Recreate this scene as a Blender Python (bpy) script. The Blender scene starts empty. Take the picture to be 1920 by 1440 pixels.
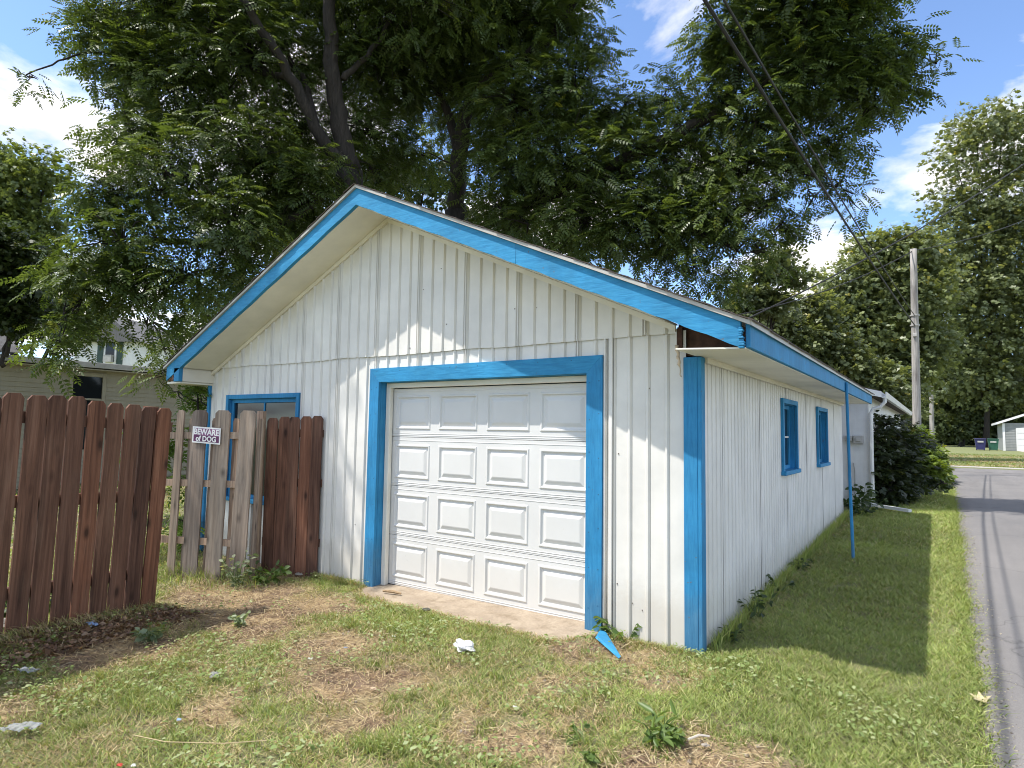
import bpy, bmesh, math, random
import numpy as np
from mathutils import Vector, Matrix
rng = np.random.default_rng(7); random.seed(7)
sc = bpy.context.scene
COL = sc.collection

# ------------------------------------------------------------------ camera
CAM = np.array([1.49, -4.637, 1.565]); FPX = 1181.4
_yaw, _pit, _rol = .601, .074, .016
FW = np.array([-math.sin(_yaw)*math.cos(_pit), math.cos(_yaw)*math.cos(_pit), math.sin(_pit)])
RT = np.array([math.cos(_yaw), math.sin(_yaw), 0.]); UP = np.cross(RT, FW)
RT, UP = math.cos(_rol)*RT+math.sin(_rol)*UP, -math.sin(_rol)*RT+math.cos(_rol)*UP
cam = bpy.data.cameras.new('camera'); camo = bpy.data.objects.new('camera', cam); COL.objects.link(camo)
m = Matrix.Identity(4)
for i in range(3):
    m[i][0], m[i][1], m[i][2], m[i][3] = RT[i], UP[i], -FW[i], CAM[i]
camo.matrix_world = m
cam.sensor_width = 36; cam.lens = FPX/1920*36; cam.clip_start = .05; cam.clip_end = 2000
sc.camera = camo
# ------------------------------------------------------------------ world, sun, exposure
SUN = np.array([-.325, -.342, .882]); SUN /= np.linalg.norm(SUN)
w = bpy.data.worlds.new('World'); sc.world = w; w.use_nodes = True
nt = w.node_tree; nt.nodes.clear(); N = nt.nodes.new; L = nt.links.new
out = N('ShaderNodeOutputWorld'); bg = N('ShaderNodeBackground'); bg.inputs['Strength'].default_value = .15
sky = N('ShaderNodeTexSky'); sky.sky_type = 'NISHITA'; sky.sun_disc = False
sky.sun_elevation = math.asin(SUN[2]); sky.sun_rotation = math.atan2(SUN[0], SUN[1]) % (2*math.pi)
sky.air_density = .72; sky.dust_density = .15; sky.ozone_density = 3.2
tc = N('ShaderNodeTexCoord'); sep = N('ShaderNodeSeparateXYZ'); L(tc.outputs['Generated'], sep.inputs[0])
def wm(op, a, b=None):
    n = N('ShaderNodeMath'); n.operation = op
    for i, v in enumerate((a, b)):
        if v is None: continue
        if isinstance(v, (int, float)): n.inputs[i].default_value = v
        else: L(v, n.inputs[i])
    return n.outputs[0]
zz = wm('ADD', wm('MAXIMUM', sep.outputs[2], 0.0), .22)
cmb = N('ShaderNodeCombineXYZ'); L(wm('DIVIDE', sep.outputs[0], zz), cmb.inputs[0]); L(wm('DIVIDE', sep.outputs[1], zz), cmb.inputs[1])
cmb.inputs[2].default_value = 1.9
nz = N('ShaderNodeTexNoise'); nz.inputs['Scale'].default_value = 1.9; nz.inputs['Detail'].default_value = 9; nz.inputs['Roughness'].default_value = .56
nz.inputs['Distortion'].default_value = .25; L(cmb.outputs[0], nz.inputs['Vector'])
rp = N('ShaderNodeValToRGB'); rp.color_ramp.elements[0].position = .47; rp.color_ramp.elements[1].position = .575; L(nz.outputs[0], rp.inputs[0])
nz2 = N('ShaderNodeTexNoise'); nz2.inputs['Scale'].default_value = 3.2; nz2.inputs['Detail'].default_value = 6; L(cmb.outputs[0], nz2.inputs['Vector'])
cr = N('ShaderNodeValToRGB'); cr.color_ramp.elements[0].color = (3.0, 3.0, 3.2, 1); cr.color_ramp.elements[1].color = (4.9, 4.75, 4.5, 1)
cr.color_ramp.elements[0].position = .35; cr.color_ramp.elements[1].position = .6; L(nz2.outputs[0], cr.inputs[0])
mx = N('ShaderNodeMixRGB'); L(rp.outputs[0], mx.inputs[0]); L(sky.outputs[0], mx.inputs[1]); L(cr.outputs[0], mx.inputs[2])
L(mx.outputs[0], bg.inputs['Color']); L(bg.outputs[0], out.inputs[0])
sl = bpy.data.lights.new('sun', 'SUN'); sl.energy = 2.75; sl.angle = math.radians(.53); sl.color = (1, .955, .89)
so = bpy.data.objects.new('sun', sl); COL.objects.link(so); so.rotation_euler = Vector(SUN).to_track_quat('Z', 'Y').to_euler(); so.location = (0, 0, 30)
sc.view_settings.view_transform = 'Standard'; sc.view_settings.look = 'None'; sc.view_settings.exposure = 1.22; sc.view_settings.gamma = 1
sc.cycles.max_bounces = 6; sc.cycles.diffuse_bounces = 3; sc.cycles.glossy_bounces = 3; sc.cycles.transmission_bounces = 4; sc.cycles.transparent_max_bounces = 6
sc.cycles.use_denoising = True; sc.cycles.denoising_input_passes = 'RGB_ALBEDO_NORMAL'; sc.cycles.denoising_prefilter = 'ACCURATE'; sc.cycles.filter_width = 1.0

# ------------------------------------------------------------------ pixel helpers (photograph pixels to world points, for placing things)
def ray(px, py): return FW + RT*(px-960)/FPX - UP*(py-720)/FPX
def pd(px, py, D): return CAM + ray(px, py)*D

# ------------------------------------------------------------------ materials
def smooth(a, b, x): t = np.clip((x-a)/(b-a), 0, 1); return t*t*(3-2*t)
MATS = {}
def new_mat(name):
    mt = bpy.data.materials.new(name); mt.use_nodes = True
    t = mt.node_tree; b = t.nodes['Principled BSDF']; MATS[name] = mt
    return mt, t, b
def node(t, kind, **kw):
    n = t.nodes.new(kind)
    for k, v in kw.items(): setattr(n, k, v)
    return n
def ramp(t, src, stops):
    r = node(t, 'ShaderNodeValToRGB'); e = r.color_ramp.elements
    while len(e) < len(stops): e.new(.5)
    for i, (p, c) in enumerate(stops):
        e[i].position = p; e[i].color = (*c, 1) if len(c) == 3 else c
    t.links.new(src, r.inputs[0]); return r.outputs[0]
def noise(t, vec, scale, detail=4, rough=.55, dist=0.):
    n = node(t, 'ShaderNodeTexNoise'); n.inputs['Scale'].default_value = scale; n.inputs['Detail'].default_value = detail
    n.inputs['Roughness'].default_value = rough; n.inputs['Distortion'].default_value = dist
    t.links.new(vec, n.inputs['Vector']); return n.outputs[0]
def mapv(t, src, scale, loc=None):
    mp = node(t, 'ShaderNodeMapping'); mp.inputs['Scale'].default_value = scale
    t.links.new(src, mp.inputs['Vector'])
    if loc is not None: t.links.new(loc, mp.inputs['Location'])
    return mp.outputs[0]
def mix(t, f, a, b, mode='MIX'):
    n = node(t, 'ShaderNodeMixRGB', blend_type=mode)
    for i, v in enumerate((f, a, b)):
        if isinstance(v, (int, float)): n.inputs[i].default_value = v
        elif isinstance(v, tuple): n.inputs[i].default_value = (*v, 1)
        else: t.links.new(v, n.inputs[i])
    return n.outputs[0]
def bump(t, b, h, strength=.3, dist=.01):
    n = node(t, 'ShaderNodeBump'); n.inputs['Strength'].default_value = strength; n.inputs['Distance'].default_value = dist
    t.links.new(h, n.inputs['Height']); t.links.new(n.outputs[0], b.inputs['Normal'])
def objco(t): return node(t, 'ShaderNodeTexCoord').outputs['Object']
def geopos(t): return node(t, 'ShaderNodeNewGeometry').outputs['Position']

def paint(name, col, var=.12, rough=.55, streak=True, dirt=None, grain=(3, 3, 60), bstr=.25, bdist=.004, zdirt=None, chips=None, brush=False):
    mt, t, b = new_mat(name); p = geopos(t)
    n1 = noise(t, p, 2.2, 5, .6); n2 = noise(t, mapv(t, p, (9, 9, .7)), 1.6, 6, .6)
    c0 = tuple(x*(1-var) for x in col); c1 = tuple(min(1, x*(1+var*.5)) for x in col)
    c = ramp(t, n1, [(.3, c0), (.7, c1)])
    if streak: c = mix(t, .8, c, ramp(t, n2, [(.25, (.90, .89, .87)), (.55, (1, 1, 1))]), 'MULTIPLY')
    if dirt:
        n3 = noise(t, p, 11, 6, .7); c = mix(t, ramp(t, n3, [(.66, (0, 0, 0)), (.80, (.6, .6, .6))]), c, dirt)
    if zdirt:   # splashed soil just above the ground
        s = node(t, 'ShaderNodeSeparateXYZ'); t.links.new(p, s.inputs[0])
        n4 = noise(t, p, 9, 5, .7)
        a = node(t, 'ShaderNodeMath', operation='MULTIPLY_ADD'); t.links.new(n4, a.inputs[0]); a.inputs[1].default_value = -.45; t.links.new(s.outputs[2], a.inputs[2])
        c = mix(t, ramp(t, a.outputs[0], [(-.0, (.32, .32, .32)), (.22, (0, 0, 0))]), c, zdirt)
    if brush:
        nb_ = noise(t, mapv(t, p, grain), 1.4, 5, .7); c = mix(t, .75, c, ramp(t, nb_, [(.25, (.60, .66, .72)), (.5, (1, 1, 1)), (.8, (2.1, 1.35, 1.2))]), 'MULTIPLY')
    if chips:
        n5 = noise(t, mapv(t, p, (1, 1, 1)), 24, 3, .6); c = mix(t, ramp(t, n5, [(.70, (0, 0, 0)), (.72, (1, 1, 1))]), c, chips)
    t.links.new(c, b.inputs['Base Color']); b.inputs['Roughness'].default_value = rough; b.inputs['Specular IOR Level'].default_value = .35
    g = noise(t, mapv(t, p, grain), 1.0, 5, .6)
    bump(t, b, g, bstr, bdist); return mt
WHITE = paint('white_siding', (.74, .72, .67), streak=False, zdirt=(.42, .36, .27), grain=(28, 28, 2.2), bstr=.18)
WHITE2 = paint('white_side_siding', (.74, .72, .69), zdirt=(.36, .33, .25), grain=(40, 40, 2), bstr=.3)
SOFFIT = paint('soffit_white', (.80, .76, .66), grain=(7, 7, 7), bstr=.08, streak=False)
DOORW = paint('garage_door_white', (.68, .675, .65), var=.06, dirt=(.46, .43, .37), zdirt=(.60, .57, .50), grain=(60, 60, 6), bstr=.06, streak=False)
BLUE = paint('blue_paint', (.028, .245, .47), var=.26, rough=.68, grain=(5, 40, 40), bstr=.5, bdist=.006, streak=False, chips=(.09, .16, .22), brush=True)
BLUEV = paint('blue_paint_vertical', (.026, .225, .45), var=.26, rough=.68, grain=(40, 40, 4), bstr=.4, bdist=.005, streak=False, zdirt=(.10, .13, .14), brush=True, chips=(.10, .15, .19))
CREAM = paint('cream_lap_siding', (.40, .365, .275), grain=(3, 3, 30), bstr=.05)
HWHITE = paint('white_house_paint', (.78, .78, .76), grain=(4, 4, 4), bstr=.05)
BLOCK = paint('white_block_wall', (.76, .76, .75), grain=(12, 12, 12), bstr=.4, zdirt=(.35, .33, .28))
GUTTER = paint('gutter_white', (.72, .72, .70), var=.08, rough=.4, streak=False, grain=(3, 3, 3), bstr=.02)
DRIP = paint('drip_edge', (.47, .45, .41), var=.12, rough=.5, grain=(8, 8, 8), bstr=.05)
GREYSID = paint('grey_lap_siding', (.26, .27, .255), grain=(3, 3, 30), bstr=.05)

def simple(name, col, rough=.6, metal=0., var=.15, scale=6., bstr=.0, spec=.4):
    mt, t, b = new_mat(name); n1 = noise(t, geopos(t), scale, 5, .6)
    t.links.new(ramp(t, n1, [(.3, tuple(x*(1-var) for x in col)), (.7, tuple(min(1, x*(1+var)) for x in col))]), b.inputs['Base Color'])
    b.inputs['Roughness'].default_value = rough; b.inputs['Metallic'].default_value = metal; b.inputs['Specular IOR Level'].default_value = spec
    if bstr: bump(t, b, noise(t, geopos(t), scale*8, 4, .6), bstr, .005)
    return mt
DARK = simple('dark_interior', (.012, .011, .010)); ROT = simple('rotten_wood', (.17, .085, .05), .9, scale=30, var=.6, bstr=.8)
RAFTER = simple('rafter_wood', (.10, .05, .03), .85, scale=12, var=.5)
BLACK = simple('black_plastic', (.02, .02, .022), .5); WIRE = simple('wire_black', (.018, .018, .018), .6)
METER = simple('meter_grey', (.42, .41, .39), .5); FOAM = simple('foam_tan', (.62, .50, .36), .8, bstr=.5, scale=14)
BINB = simple('bin_blue', (.035, .035, .12), .45); BING = simple('bin_green', (.03, .11, .075), .45)
SIGNW = simple('sign_white', (.80, .79, .77), .45, var=.03); SIGNP = simple('sign_plum', (.105, .018, .085), .45, var=.08)
PAPER = simple('white_paper', (.58, .57, .55), .7, var=.06); LITB = simple('blue_foil', (.25, .36, .55), .3, var=.3, scale=40)
CARD = simple('tan_card', (.45, .34, .23), .85, scale=20); RED = simple('red_scrap', (.45, .06, .04), .7); SHUT = simple('green_shutter', (.035, .07, .055), .5)
STONE = simple('grey_stone', (.30, .27, .23), .9, scale=25, var=.35, bstr=.6); TWIG = simple('dry_stick', (.30, .21, .12), .9, scale=30, var=.4)
CONC_L = simple('pale_concrete', (.36, .345, .31), .9, scale=4, var=.12, bstr=.2)

def glass(name, col=(.012, .016, .018), rough=.05):
    mt, t, b = new_mat(name); b.inputs['Base Color'].default_value = (*col, 1); b.inputs['Roughness'].default_value = rough
    b.inputs['Specular IOR Level'].default_value = .35; return mt
GLASS = glass('window_glass'); GLASSP = glass('pale_glass', (.30, .34, .34), .15)
mt, t, b = new_mat('clear_plastic'); b.inputs['Base Color'].default_value = (.60, .62, .64, 1); b.inputs['Roughness'].default_value = .15
b.inputs['Transmission Weight'].default_value = .65; b.inputs['IOR'].default_value = 1.12; CLEAR = mt

def wood(name, c_dark, c_mid, c_light, grey=0., knots=True):
    mt, t, b = new_mat(name); o = objco(t); info = node(t, 'ShaderNodeObjectInfo')
    rv = node(t, 'ShaderNodeCombineXYZ')
    for i, k in enumerate((13.7, 7.1, 29.3)):
        a = node(t, 'ShaderNodeMath', operation='MULTIPLY'); t.links.new(info.outputs['Random'], a.inputs[0]); a.inputs[1].default_value = k; t.links.new(a.outputs[0], rv.inputs[i])
    v = node(t, 'ShaderNodeVectorMath', operation='ADD'); t.links.new(o, v.inputs[0]); t.links.new(rv.outputs[0], v.inputs[1])
    g = noise(t, mapv(t, v.outputs[0], (34, 34, 1.1)), 1.0, 6, .65, .7)
    big = noise(t, mapv(t, v.outputs[0], (9, 9, .9)), 1.0, 4, .6, .5)
    c = ramp(t, g, [(.25, c_dark), (.5, c_mid), (.78, c_light)])
    c = mix(t, .85, c, ramp(t, big, [(.32, (.42, .38, .38)), (.5, (.95, .93, .92)), (.72, (1.3, 1.2, 1.12))]), 'MULTIPLY')
    if knots: c = mix(t, 1., c, ramp(t, info.outputs['Random'], [(0, (.75, .75, .8)), (.5, (1, 1, 1)), (1, (1.28, 1.12, 1.02))]), 'MULTIPLY')
    # weathered grey at the foot and crown in blotches
    wz = noise(t, mapv(t, v.outputs[0], (5, 5, 1.6)), 1., 5, .65)
    c = mix(t, ramp(t, wz, [(.56, (0, 0, 0)), (.76, (.28+grey*.4,)*3)]), c, (.19, .13, .092) if knots else (.40, .39, .37))
    if knots:
        vo = node(t, 'ShaderNodeTexVoronoi'); vo.inputs['Scale'].default_value = 1.0; t.links.new(mapv(t, v.outputs[0], (6.5, 6.5, 3.0)), vo.inputs['Vector'])
        c = mix(t, ramp(t, vo.outputs['Distance'], [(.07, (.8,)*3), (.13, (.4,)*3), (.22, (0, 0, 0))]), c, tuple(x*.35 for x in c_dark))
    t.links.new(c, b.inputs['Base Color']); b.inputs['Roughness'].default_value = .75; b.inputs['Specular IOR Level'].default_value = .25
    bump(t, b, g, .45, .004); return mt
REDWOOD = wood('stained_fence_wood', (.062, .030, .020), (.155, .078, .051), (.265, .150, .103))
GREYWOOD = wood('weathered_fence_wood', (.15, .12, .092), (.31, .25, .195), (.48, .40, .315), .4)
POLEW = wood('pole_wood', (.20, .19, .175), (.33, .32, .30), (.46, .45, .43), .5, knots=False)

mt, t, b = new_mat('bark'); p = geopos(t)
g = noise(t, mapv(t, p, (14, 14, 2.5)), 1., 6, .7, .6)
t.links.new(ramp(t, g, [(.3, (.010, .008, .006)), (.6, (.040, .032, .026)), (.8, (.085, .070, .056))]), b.inputs['Base Color']); b.inputs['Roughness'].default_value = .9  # bark tones darkened to stand in for the shade under the crowns
bump(t, b, g, .9, .03); BARK = mt
mt, t, b = new_mat('asphalt'); p = geopos(t)
n1 = noise(t, p, 180, 3, .7); n2 = noise(t, p, .7, 5, .6); n3 = noise(t, mapv(t, p, (1.2, .12, 1)), 1.5, 4, .6)
c = mix(t, 1., ramp(t, n1, [(.25, (.115, .110, .108)), (.75, (.245, .235, .228))]), ramp(t, n2, [(.3, (.86, .86, .86)), (.7, (1.1, 1.08, 1.06))]), 'MULTIPLY')
c = mix(t, .6, c, ramp(t, n3, [(.35, (.8, .8, .8)), (.6, (1.05, 1.05, 1.05))]), 'MULTIPLY')
vo = node(t, 'ShaderNodeTexVoronoi', feature='DISTANCE_TO_EDGE'); vo.inputs['Scale'].default_value = .55
wv = node(t, 'ShaderNodeVectorMath', operation='ADD'); t.links.new(p, wv.inputs[0]); nv = node(t, 'ShaderNodeTexNoise'); nv.inputs['Scale'].default_value = 1.7; nv.inputs['Detail'].default_value = 6; t.links.new(p, nv.inputs['Vector']); t.links.new(nv.outputs[1], wv.inputs[1]); t.links.new(wv.outputs[0], vo.inputs['Vector'])
c = mix(t, ramp(t, vo.outputs['Distance'], [(0., (.5,)*3), (.005, (.22,)*3), (.010, (0, 0, 0))]), c, (.05, .047, .045))
n5 = noise(t, p, 420, 2, .5); c = mix(t, ramp(t, n5, [(.66, (0, 0, 0)), (.72, (.6, .6, .6))]), c, (.42, .40, .37))
t.links.new(c, b.inputs['Base Color']); b.inputs['Roughness'].default_value = .85; bump(t, b, n1, .5, .006); ASPH = mt
mt, t, b = new_mat('old_concrete'); p = geopos(t)
n1 = noise(t, p, 3, 6, .65); n2 = noise(t, p, 60, 4, .6); n3 = noise(t, p, 7, 6, .7)
c = mix(t, .8, ramp(t, n1, [(.3, (.27, .21, .15)), (.7, (.42, .345, .255))]), ramp(t, n2, [(.3, (.75, .75, .75)), (.7, (1.15, 1.15, 1.15))]), 'MULTIPLY')
c = mix(t, ramp(t, n3, [(.50, (0, 0, 0)), (.68, (.75, .75, .75))]), c, (.20, .15, .095))
t.links.new(c, b.inputs['Base Color']); b.inputs['Roughness'].default_value = .9; bump(t, b, n2, .4, .006); CONC = mt
mt, t, b = new_mat('shingle'); p = geopos(t); n1 = noise(t, p, 90, 4, .7); n2 = noise(t, p, 5, 4, .6)
c = mix(t, 1., ramp(t, n1, [(.3, (.045, .035, .028)), (.7, (.12, .095, .08))]), ramp(t, n2, [(.3, (.7, .7, .7)), (.7, (1.2, 1.2, 1.2))]), 'MULTIPLY')
t.links.new(c, b.inputs['Base Color']); b.inputs['Roughness'].default_value = .95; bump(t, b, n1, .6, .004); SHING = mt
mt, t, b = new_mat('soil'); p = geopos(t)
at = node(t, 'ShaderNodeVertexColor', layer_name='Col')
n1 = noise(t, p, 38, 6, .75); n2 = noise(t, p, 9, 5, .6)
c = mix(t, 1., at.outputs[0], ramp(t, n1, [(.28, (.35, .33, .30)), (.5, (.9, .9, .9)), (.75, (1.6, 1.5, 1.35))]), 'MULTIPLY')
c = mix(t, .7, c, ramp(t, n2, [(.3, (.7, .7, .7)), (.7, (1.2, 1.15, 1.1))]), 'MULTIPLY')
t.links.new(c, b.inputs['Base Color']); b.inputs['Roughness'].default_value = .95; bump(t, b, n1, 1., .02); SOIL = mt

def leafmat(name, rough=.42, trans=.42, spec=.5):
    mt, t, b = new_mat(name); at = node(t, 'ShaderNodeVertexColor', layer_name='Col')
    t.links.new(at.outputs[0], b.inputs['Base Color']); b.inputs['Roughness'].default_value = rough; b.inputs['Specular IOR Level'].default_value = spec
    tr = node(t, 'ShaderNodeBsdfTranslucent'); t.links.new(mix(t, 1., at.outputs[0], (1.35, 1.25, .55), 'MULTIPLY'), tr.inputs['Color'])
    ms = node(t, 'ShaderNodeMixShader'); ms.inputs[0].default_value = trans
    t.links.new(b.outputs[0], ms.inputs[1]); t.links.new(tr.outputs[0], ms.inputs[2])
    t.links.new(ms.outputs[0], t.nodes['Material Output'].inputs['Surface']); return mt
LEAF = leafmat('leaf'); GRASSM = leafmat('grass_blade', .55, .3, .3)

# ------------------------------------------------------------------ mesh helpers
def tagit(o, label=None, cat=None, group=None, kind=None):
    for k, v in (('label', label), ('category', cat), ('group', group), ('kind', kind)):
        if v: o[k] = v
    return o
def empty(name, loc, label, cat, group=None):
    o = bpy.data.objects.new(name, None); COL.objects.link(o); o.location = loc; o.empty_display_size = .2
    o['_w'] = [float(v) for v in loc]
    return tagit(o, label, cat, group)
def wloc(o): return np.array(o['_w']) if o is not None and '_w' in o else np.zeros(3)
class MB:
    def __init__(s): s.v = []; s.f = []
    def add(s, vs, fs):
        n = len(s.v); s.v += [tuple(map(float, p)) for p in vs]; s.f += [tuple(i+n for i in f) for f in fs]; return s
    def box(s, lo, hi):
        x0, y0, z0 = lo; x1, y1, z1 = hi
        return s.add([(x0,y0,z0),(x1,y0,z0),(x1,y1,z0),(x0,y1,z0),(x0,y0,z1),(x1,y0,z1),(x1,y1,z1),(x0,y1,z1)],
                     [(0,3,2,1),(4,5,6,7),(0,1,5,4),(1,2,6,5),(2,3,7,6),(3,0,4,7)])
    def bev(s, lo, hi, r=.004):
        bm = bmesh.new(); bmesh.ops.create_cube(bm, size=1)
        for v in bm.verts:
            for i in range(3): v.co[i] = (lo[i]+hi[i])/2 + v.co[i]*(hi[i]-lo[i])
        bmesh.ops.bevel(bm, geom=bm.edges[:], offset=r, segments=1, affect='EDGES')
        s.addbm(bm); return s
    def addbm(s, bm):
        bm.verts.index_update(); s.add([v.co[:] for v in bm.verts], [[v.index for v in f.verts] for f in bm.faces]); bm.free()
    def beam(s, a, b_, w_, h_, up=(0, 0, 1)):
        a, b_ = np.array(a, float), np.array(b_, float); d = b_-a; d /= np.linalg.norm(d)
        x = np.cross(d, up); x /= np.linalg.norm(x); u = np.cross(x, d)
        vs = []
        for q in (a, b_):
            for sx, su in ((-1,-1),(1,-1),(1,1),(-1,1)): vs.append(q+x*sx*w_/2+u*su*h_/2)
        return s.add(vs, [(0,1,2,3),(7,6,5,4),(0,4,5,1),(1,5,6,2),(2,6,7,3),(3,7,4,0)])
    def tube(s, pts, rad, n=8, cap=True):
        pts = [np.array(p, float) for p in pts]
        if isinstance(rad, (int, float)): rad = [rad]*len(pts)
        k = len(s.v); ref = np.array((.31, .17, .93))
        for i, p in enumerate(pts):
            d = pts[min(i+1, len(pts)-1)]-pts[max(i-1, 0)]; d = d/(np.linalg.norm(d)+1e-9)
            if abs(d@ref) > .95: ref = np.array((.93, .2, .1))
            x = np.cross(d, ref); x /= np.linalg.norm(x); y = np.cross(d, x)
            for j in range(n):
                a = 2*math.pi*j/n; s.v.append(tuple(p+rad[i]*(math.cos(a)*x+math.sin(a)*y)))
        for i in range(len(pts)-1):
            for j in range(n):
                s.f.append((k+i*n+j, k+i*n+(j+1)%n, k+(i+1)*n+(j+1)%n, k+(i+1)*n+j))
        if cap:
            s.f.append(tuple(k+j for j in range(n))[::-1]); e = k+(len(pts)-1)*n; s.f.append(tuple(e+j for j in range(n)))
        return s
    def prism(s, poly, ext):   # poly: 3-D points of one face, ext: extrusion vector
        n = len(poly); ext = np.array(ext); vs = [np.array(p) for p in poly]+[np.array(p)+ext for p in poly]
        return s.add(vs, [tuple(range(n))[::-1], tuple(range(n, 2*n))]+[(i, (i+1) % n, n+(i+1) % n, n+i) for i in range(n)])
    def build(s, name, mat, parent=None, origin=None, smooth_=False):
        o0 = wloc(parent) if parent is not None else (np.array(origin, float) if origin is not None else np.zeros(3))
        me = bpy.data.meshes.new(name); V = np.array(s.v)-o0
        me.from_pydata(V.tolist(), [], s.f); me.materials.append(mat)
        if smooth_: me.polygons.foreach_set('use_smooth', [True]*len(me.polygons))
        me.update(); o = bpy.data.objects.new(name, me); COL.objects.link(o)
        if parent is not None: o.parent = parent; o['_w'] = [float(x) for x in o0]
        elif origin is not None: o.location = o0; o['_w'] = [float(x) for x in o0]
        return o
def fastmesh(name, V, quads, mat, parent=None, col=None, origin=None, tris=None):
    """big meshes from numpy arrays; col is one RGB per vertex"""
    o0 = wloc(parent) if parent is not None else (np.array(origin, float) if origin is not None else np.zeros(3))
    me = bpy.data.meshes.new(name); V = (np.asarray(V)-o0).astype(np.float32)
    F = np.asarray(quads if quads is not None else tris, dtype=np.int32); k = F.shape[1]
    me.vertices.add(len(V)); me.vertices.foreach_set('co', V.ravel())
    me.loops.add(F.size); me.loops.foreach_set('vertex_index', F.ravel())
    me.polygons.add(len(F)); me.polygons.foreach_set('loop_start', np.arange(0, F.size, k, dtype=np.int32))
    me.update(calc_edges=True)
    if col is not None:
        a = me.color_attributes.new('Col', 'FLOAT_COLOR', 'POINT'); c = np.ones((len(V), 4), np.float32); c[:, :3] = col; a.data.foreach_set('color', c.ravel())
    me.materials.append(mat); o = bpy.data.objects.new(name, me); COL.objects.link(o)
    if parent is not None: o.parent = parent; o['_w'] = [float(x) for x in o0]
    elif origin is not None: o.location = o0
    return o

# value noise in numpy (for patches of ground, waviness)
_tab = rng.random((64, 64))
def vnoise(x, y, s=1.):
    x = np.asarray(x)*s; y = np.asarray(y)*s; xi = np.floor(x).astype(int); yi = np.floor(y).astype(int); fx = x-xi; fy = y-yi
    fx = fx*fx*(3-2*fx); fy = fy*fy*(3-2*fy); T = lambda a, b_: _tab[a % 64, b_ % 64]
    return (T(xi, yi)*(1-fx)+T(xi+1, yi)*fx)*(1-fy)+(T(xi, yi+1)*(1-fx)+T(xi+1, yi+1)*fx)*fy
def fbm(x, y, s=1.): return (vnoise(x, y, s)+.5*vnoise(x+7.3, y+3.1, 2.1*s)+.25*vnoise(x+1.7, y+9.2, 4.3*s))/1.75

# ------------------------------------------------------------------ ground
def height(x, y):
    x = np.asarray(x, float); y = np.asarray(y, float)
    h = .026*np.clip(y, 0, 8.)+.0042*np.clip(y-8, 0, 70)
    h = h-.012*np.clip(-x, 0, 4.5)*smooth(8, 0, y)
    h = h+.11*np.exp(-((x+4.15)**2/.5+(y+2.9)**2/.9))
    return h
PATCH = [  # bare or dry places: x, y, radius, strength
    (.55,-1.45,.38,1.0),(.25,-1.75,.25,.7),(-.35,-1.85,.3,.8),(-1.7,-1.75,.42,.75),(-2.3,-1.35,.4,.8),(-3.6,-1.3,.7,.95),(-4.3,-1.0,.6,1.0),(-3.3,-2.45,.42,1.0),(-3.75,-2.2,.35,1.),
    (-3.2,-.7,.5,.7),(-.75,-.35,.35,.8),(-.35,-.35,.3,.75),(-.6,-1.1,.4,.55),(-2.0,-2.5,.3,.5),(-1.25,-2.15,.3,.6),(-2.6,-2.2,.3,.4),(.0,-.6,.35,.5),(-5.,-.3,.8,.8),(-3.,-3.2,.35,.4),(-.15,-1.4,.3,.45),(-1.4,-1.2,.3,.35)]
def dry(x, y):
    x = np.asarray(x, float); y = np.asarray(y, float); d = np.zeros_like(x)
    wx = x+.5*(fbm(x+50, y+9, 2.6)-.5)+.12*(vnoise(x, y, 14)-.5); wy = y+.5*(fbm(x+3, y+60, 2.6)-.5)+.12*(vnoise(x+5, y+5, 14)-.5)
    for px, py, r, s in PATCH: d = np.maximum(d, s*np.exp(-((wx-px)**2+(wy-py)**2)/(r*r)))
    d = d*(.55+.9*fbm(x, y, 2.4))+.75*np.clip(fbm(x+4, y+8, 1.25)-.53, 0, 1)
    d = d*np.where(x > .5, np.where(y > -1.0, .25, .8), 1.)
    return smooth(.18, .74, np.clip(d, 0, 1))
def graded(a, b_, fine, lo, hi, g=1.25):
    c = list(np.arange(a, b_+fine/2, fine)); st = fine
    x = c[-1]
    while x < hi: st *= g; x += st; c.append(x)
    x = c[0]; st = fine
    while x > lo: st *= g; x -= st; c.insert(0, x)
    return np.array(c)
gx = graded(-5.6, 2.2, .05, -500, 500); gy = graded(-4.2, 1.2, .05, -400, 600)
X, Y = np.meshgrid(gx, gy, indexing='ij')
near = smooth(12, 5, np.hypot(X+1.5, Y+1.5))
Z = height(X, Y)+near*(.030*(fbm(X, Y, 6)-.5)+.022*(fbm(X+3, Y, 17)-.5)*dry(X, Y))-.012
Z -= .03*((X > -6.3) & (X < -.2) & (Y > .2) & (Y < 7.5)) + .10*smooth(1.55, 1.75, X)*smooth(6, 5, X)*(Y < 40)
D = dry(X, Y)
soil = np.array((.25, .175, .120)); straw = np.array((.46, .355, .21)); gr = np.array((.20, .20, .095))
f2 = fbm(X+11, Y+5, 3.5)[..., None]
colr = gr*(1-D[..., None])+D[..., None]*(soil*(1-smooth(.42, .58, f2))+straw*smooth(.42, .58, f2))
farm = smooth(15, 30, np.hypot(X, Y))[..., None]; colr = colr*(1-farm)+farm*(np.array((.19, .215, .085))*(1-D[..., None]*.5)+straw*.5*D[..., None])
ny = len(gy); idx = np.arange(X.size).reshape(X.shape)
q = np.stack([idx[:-1, :-1], idx[1:, :-1], idx[1:, 1:], idx[:-1, 1:]], -1).reshape(-1, 4)
g_ob = fastmesh('ground', np.stack([X, Y, Z], -1).reshape(-1, 3), q, SOIL, col=colr.reshape(-1, 3)); tagit(g_ob, kind='structure')
g_ob.data.polygons.foreach_set('use_smooth', [True]*len(g_ob.data.polygons))

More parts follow.
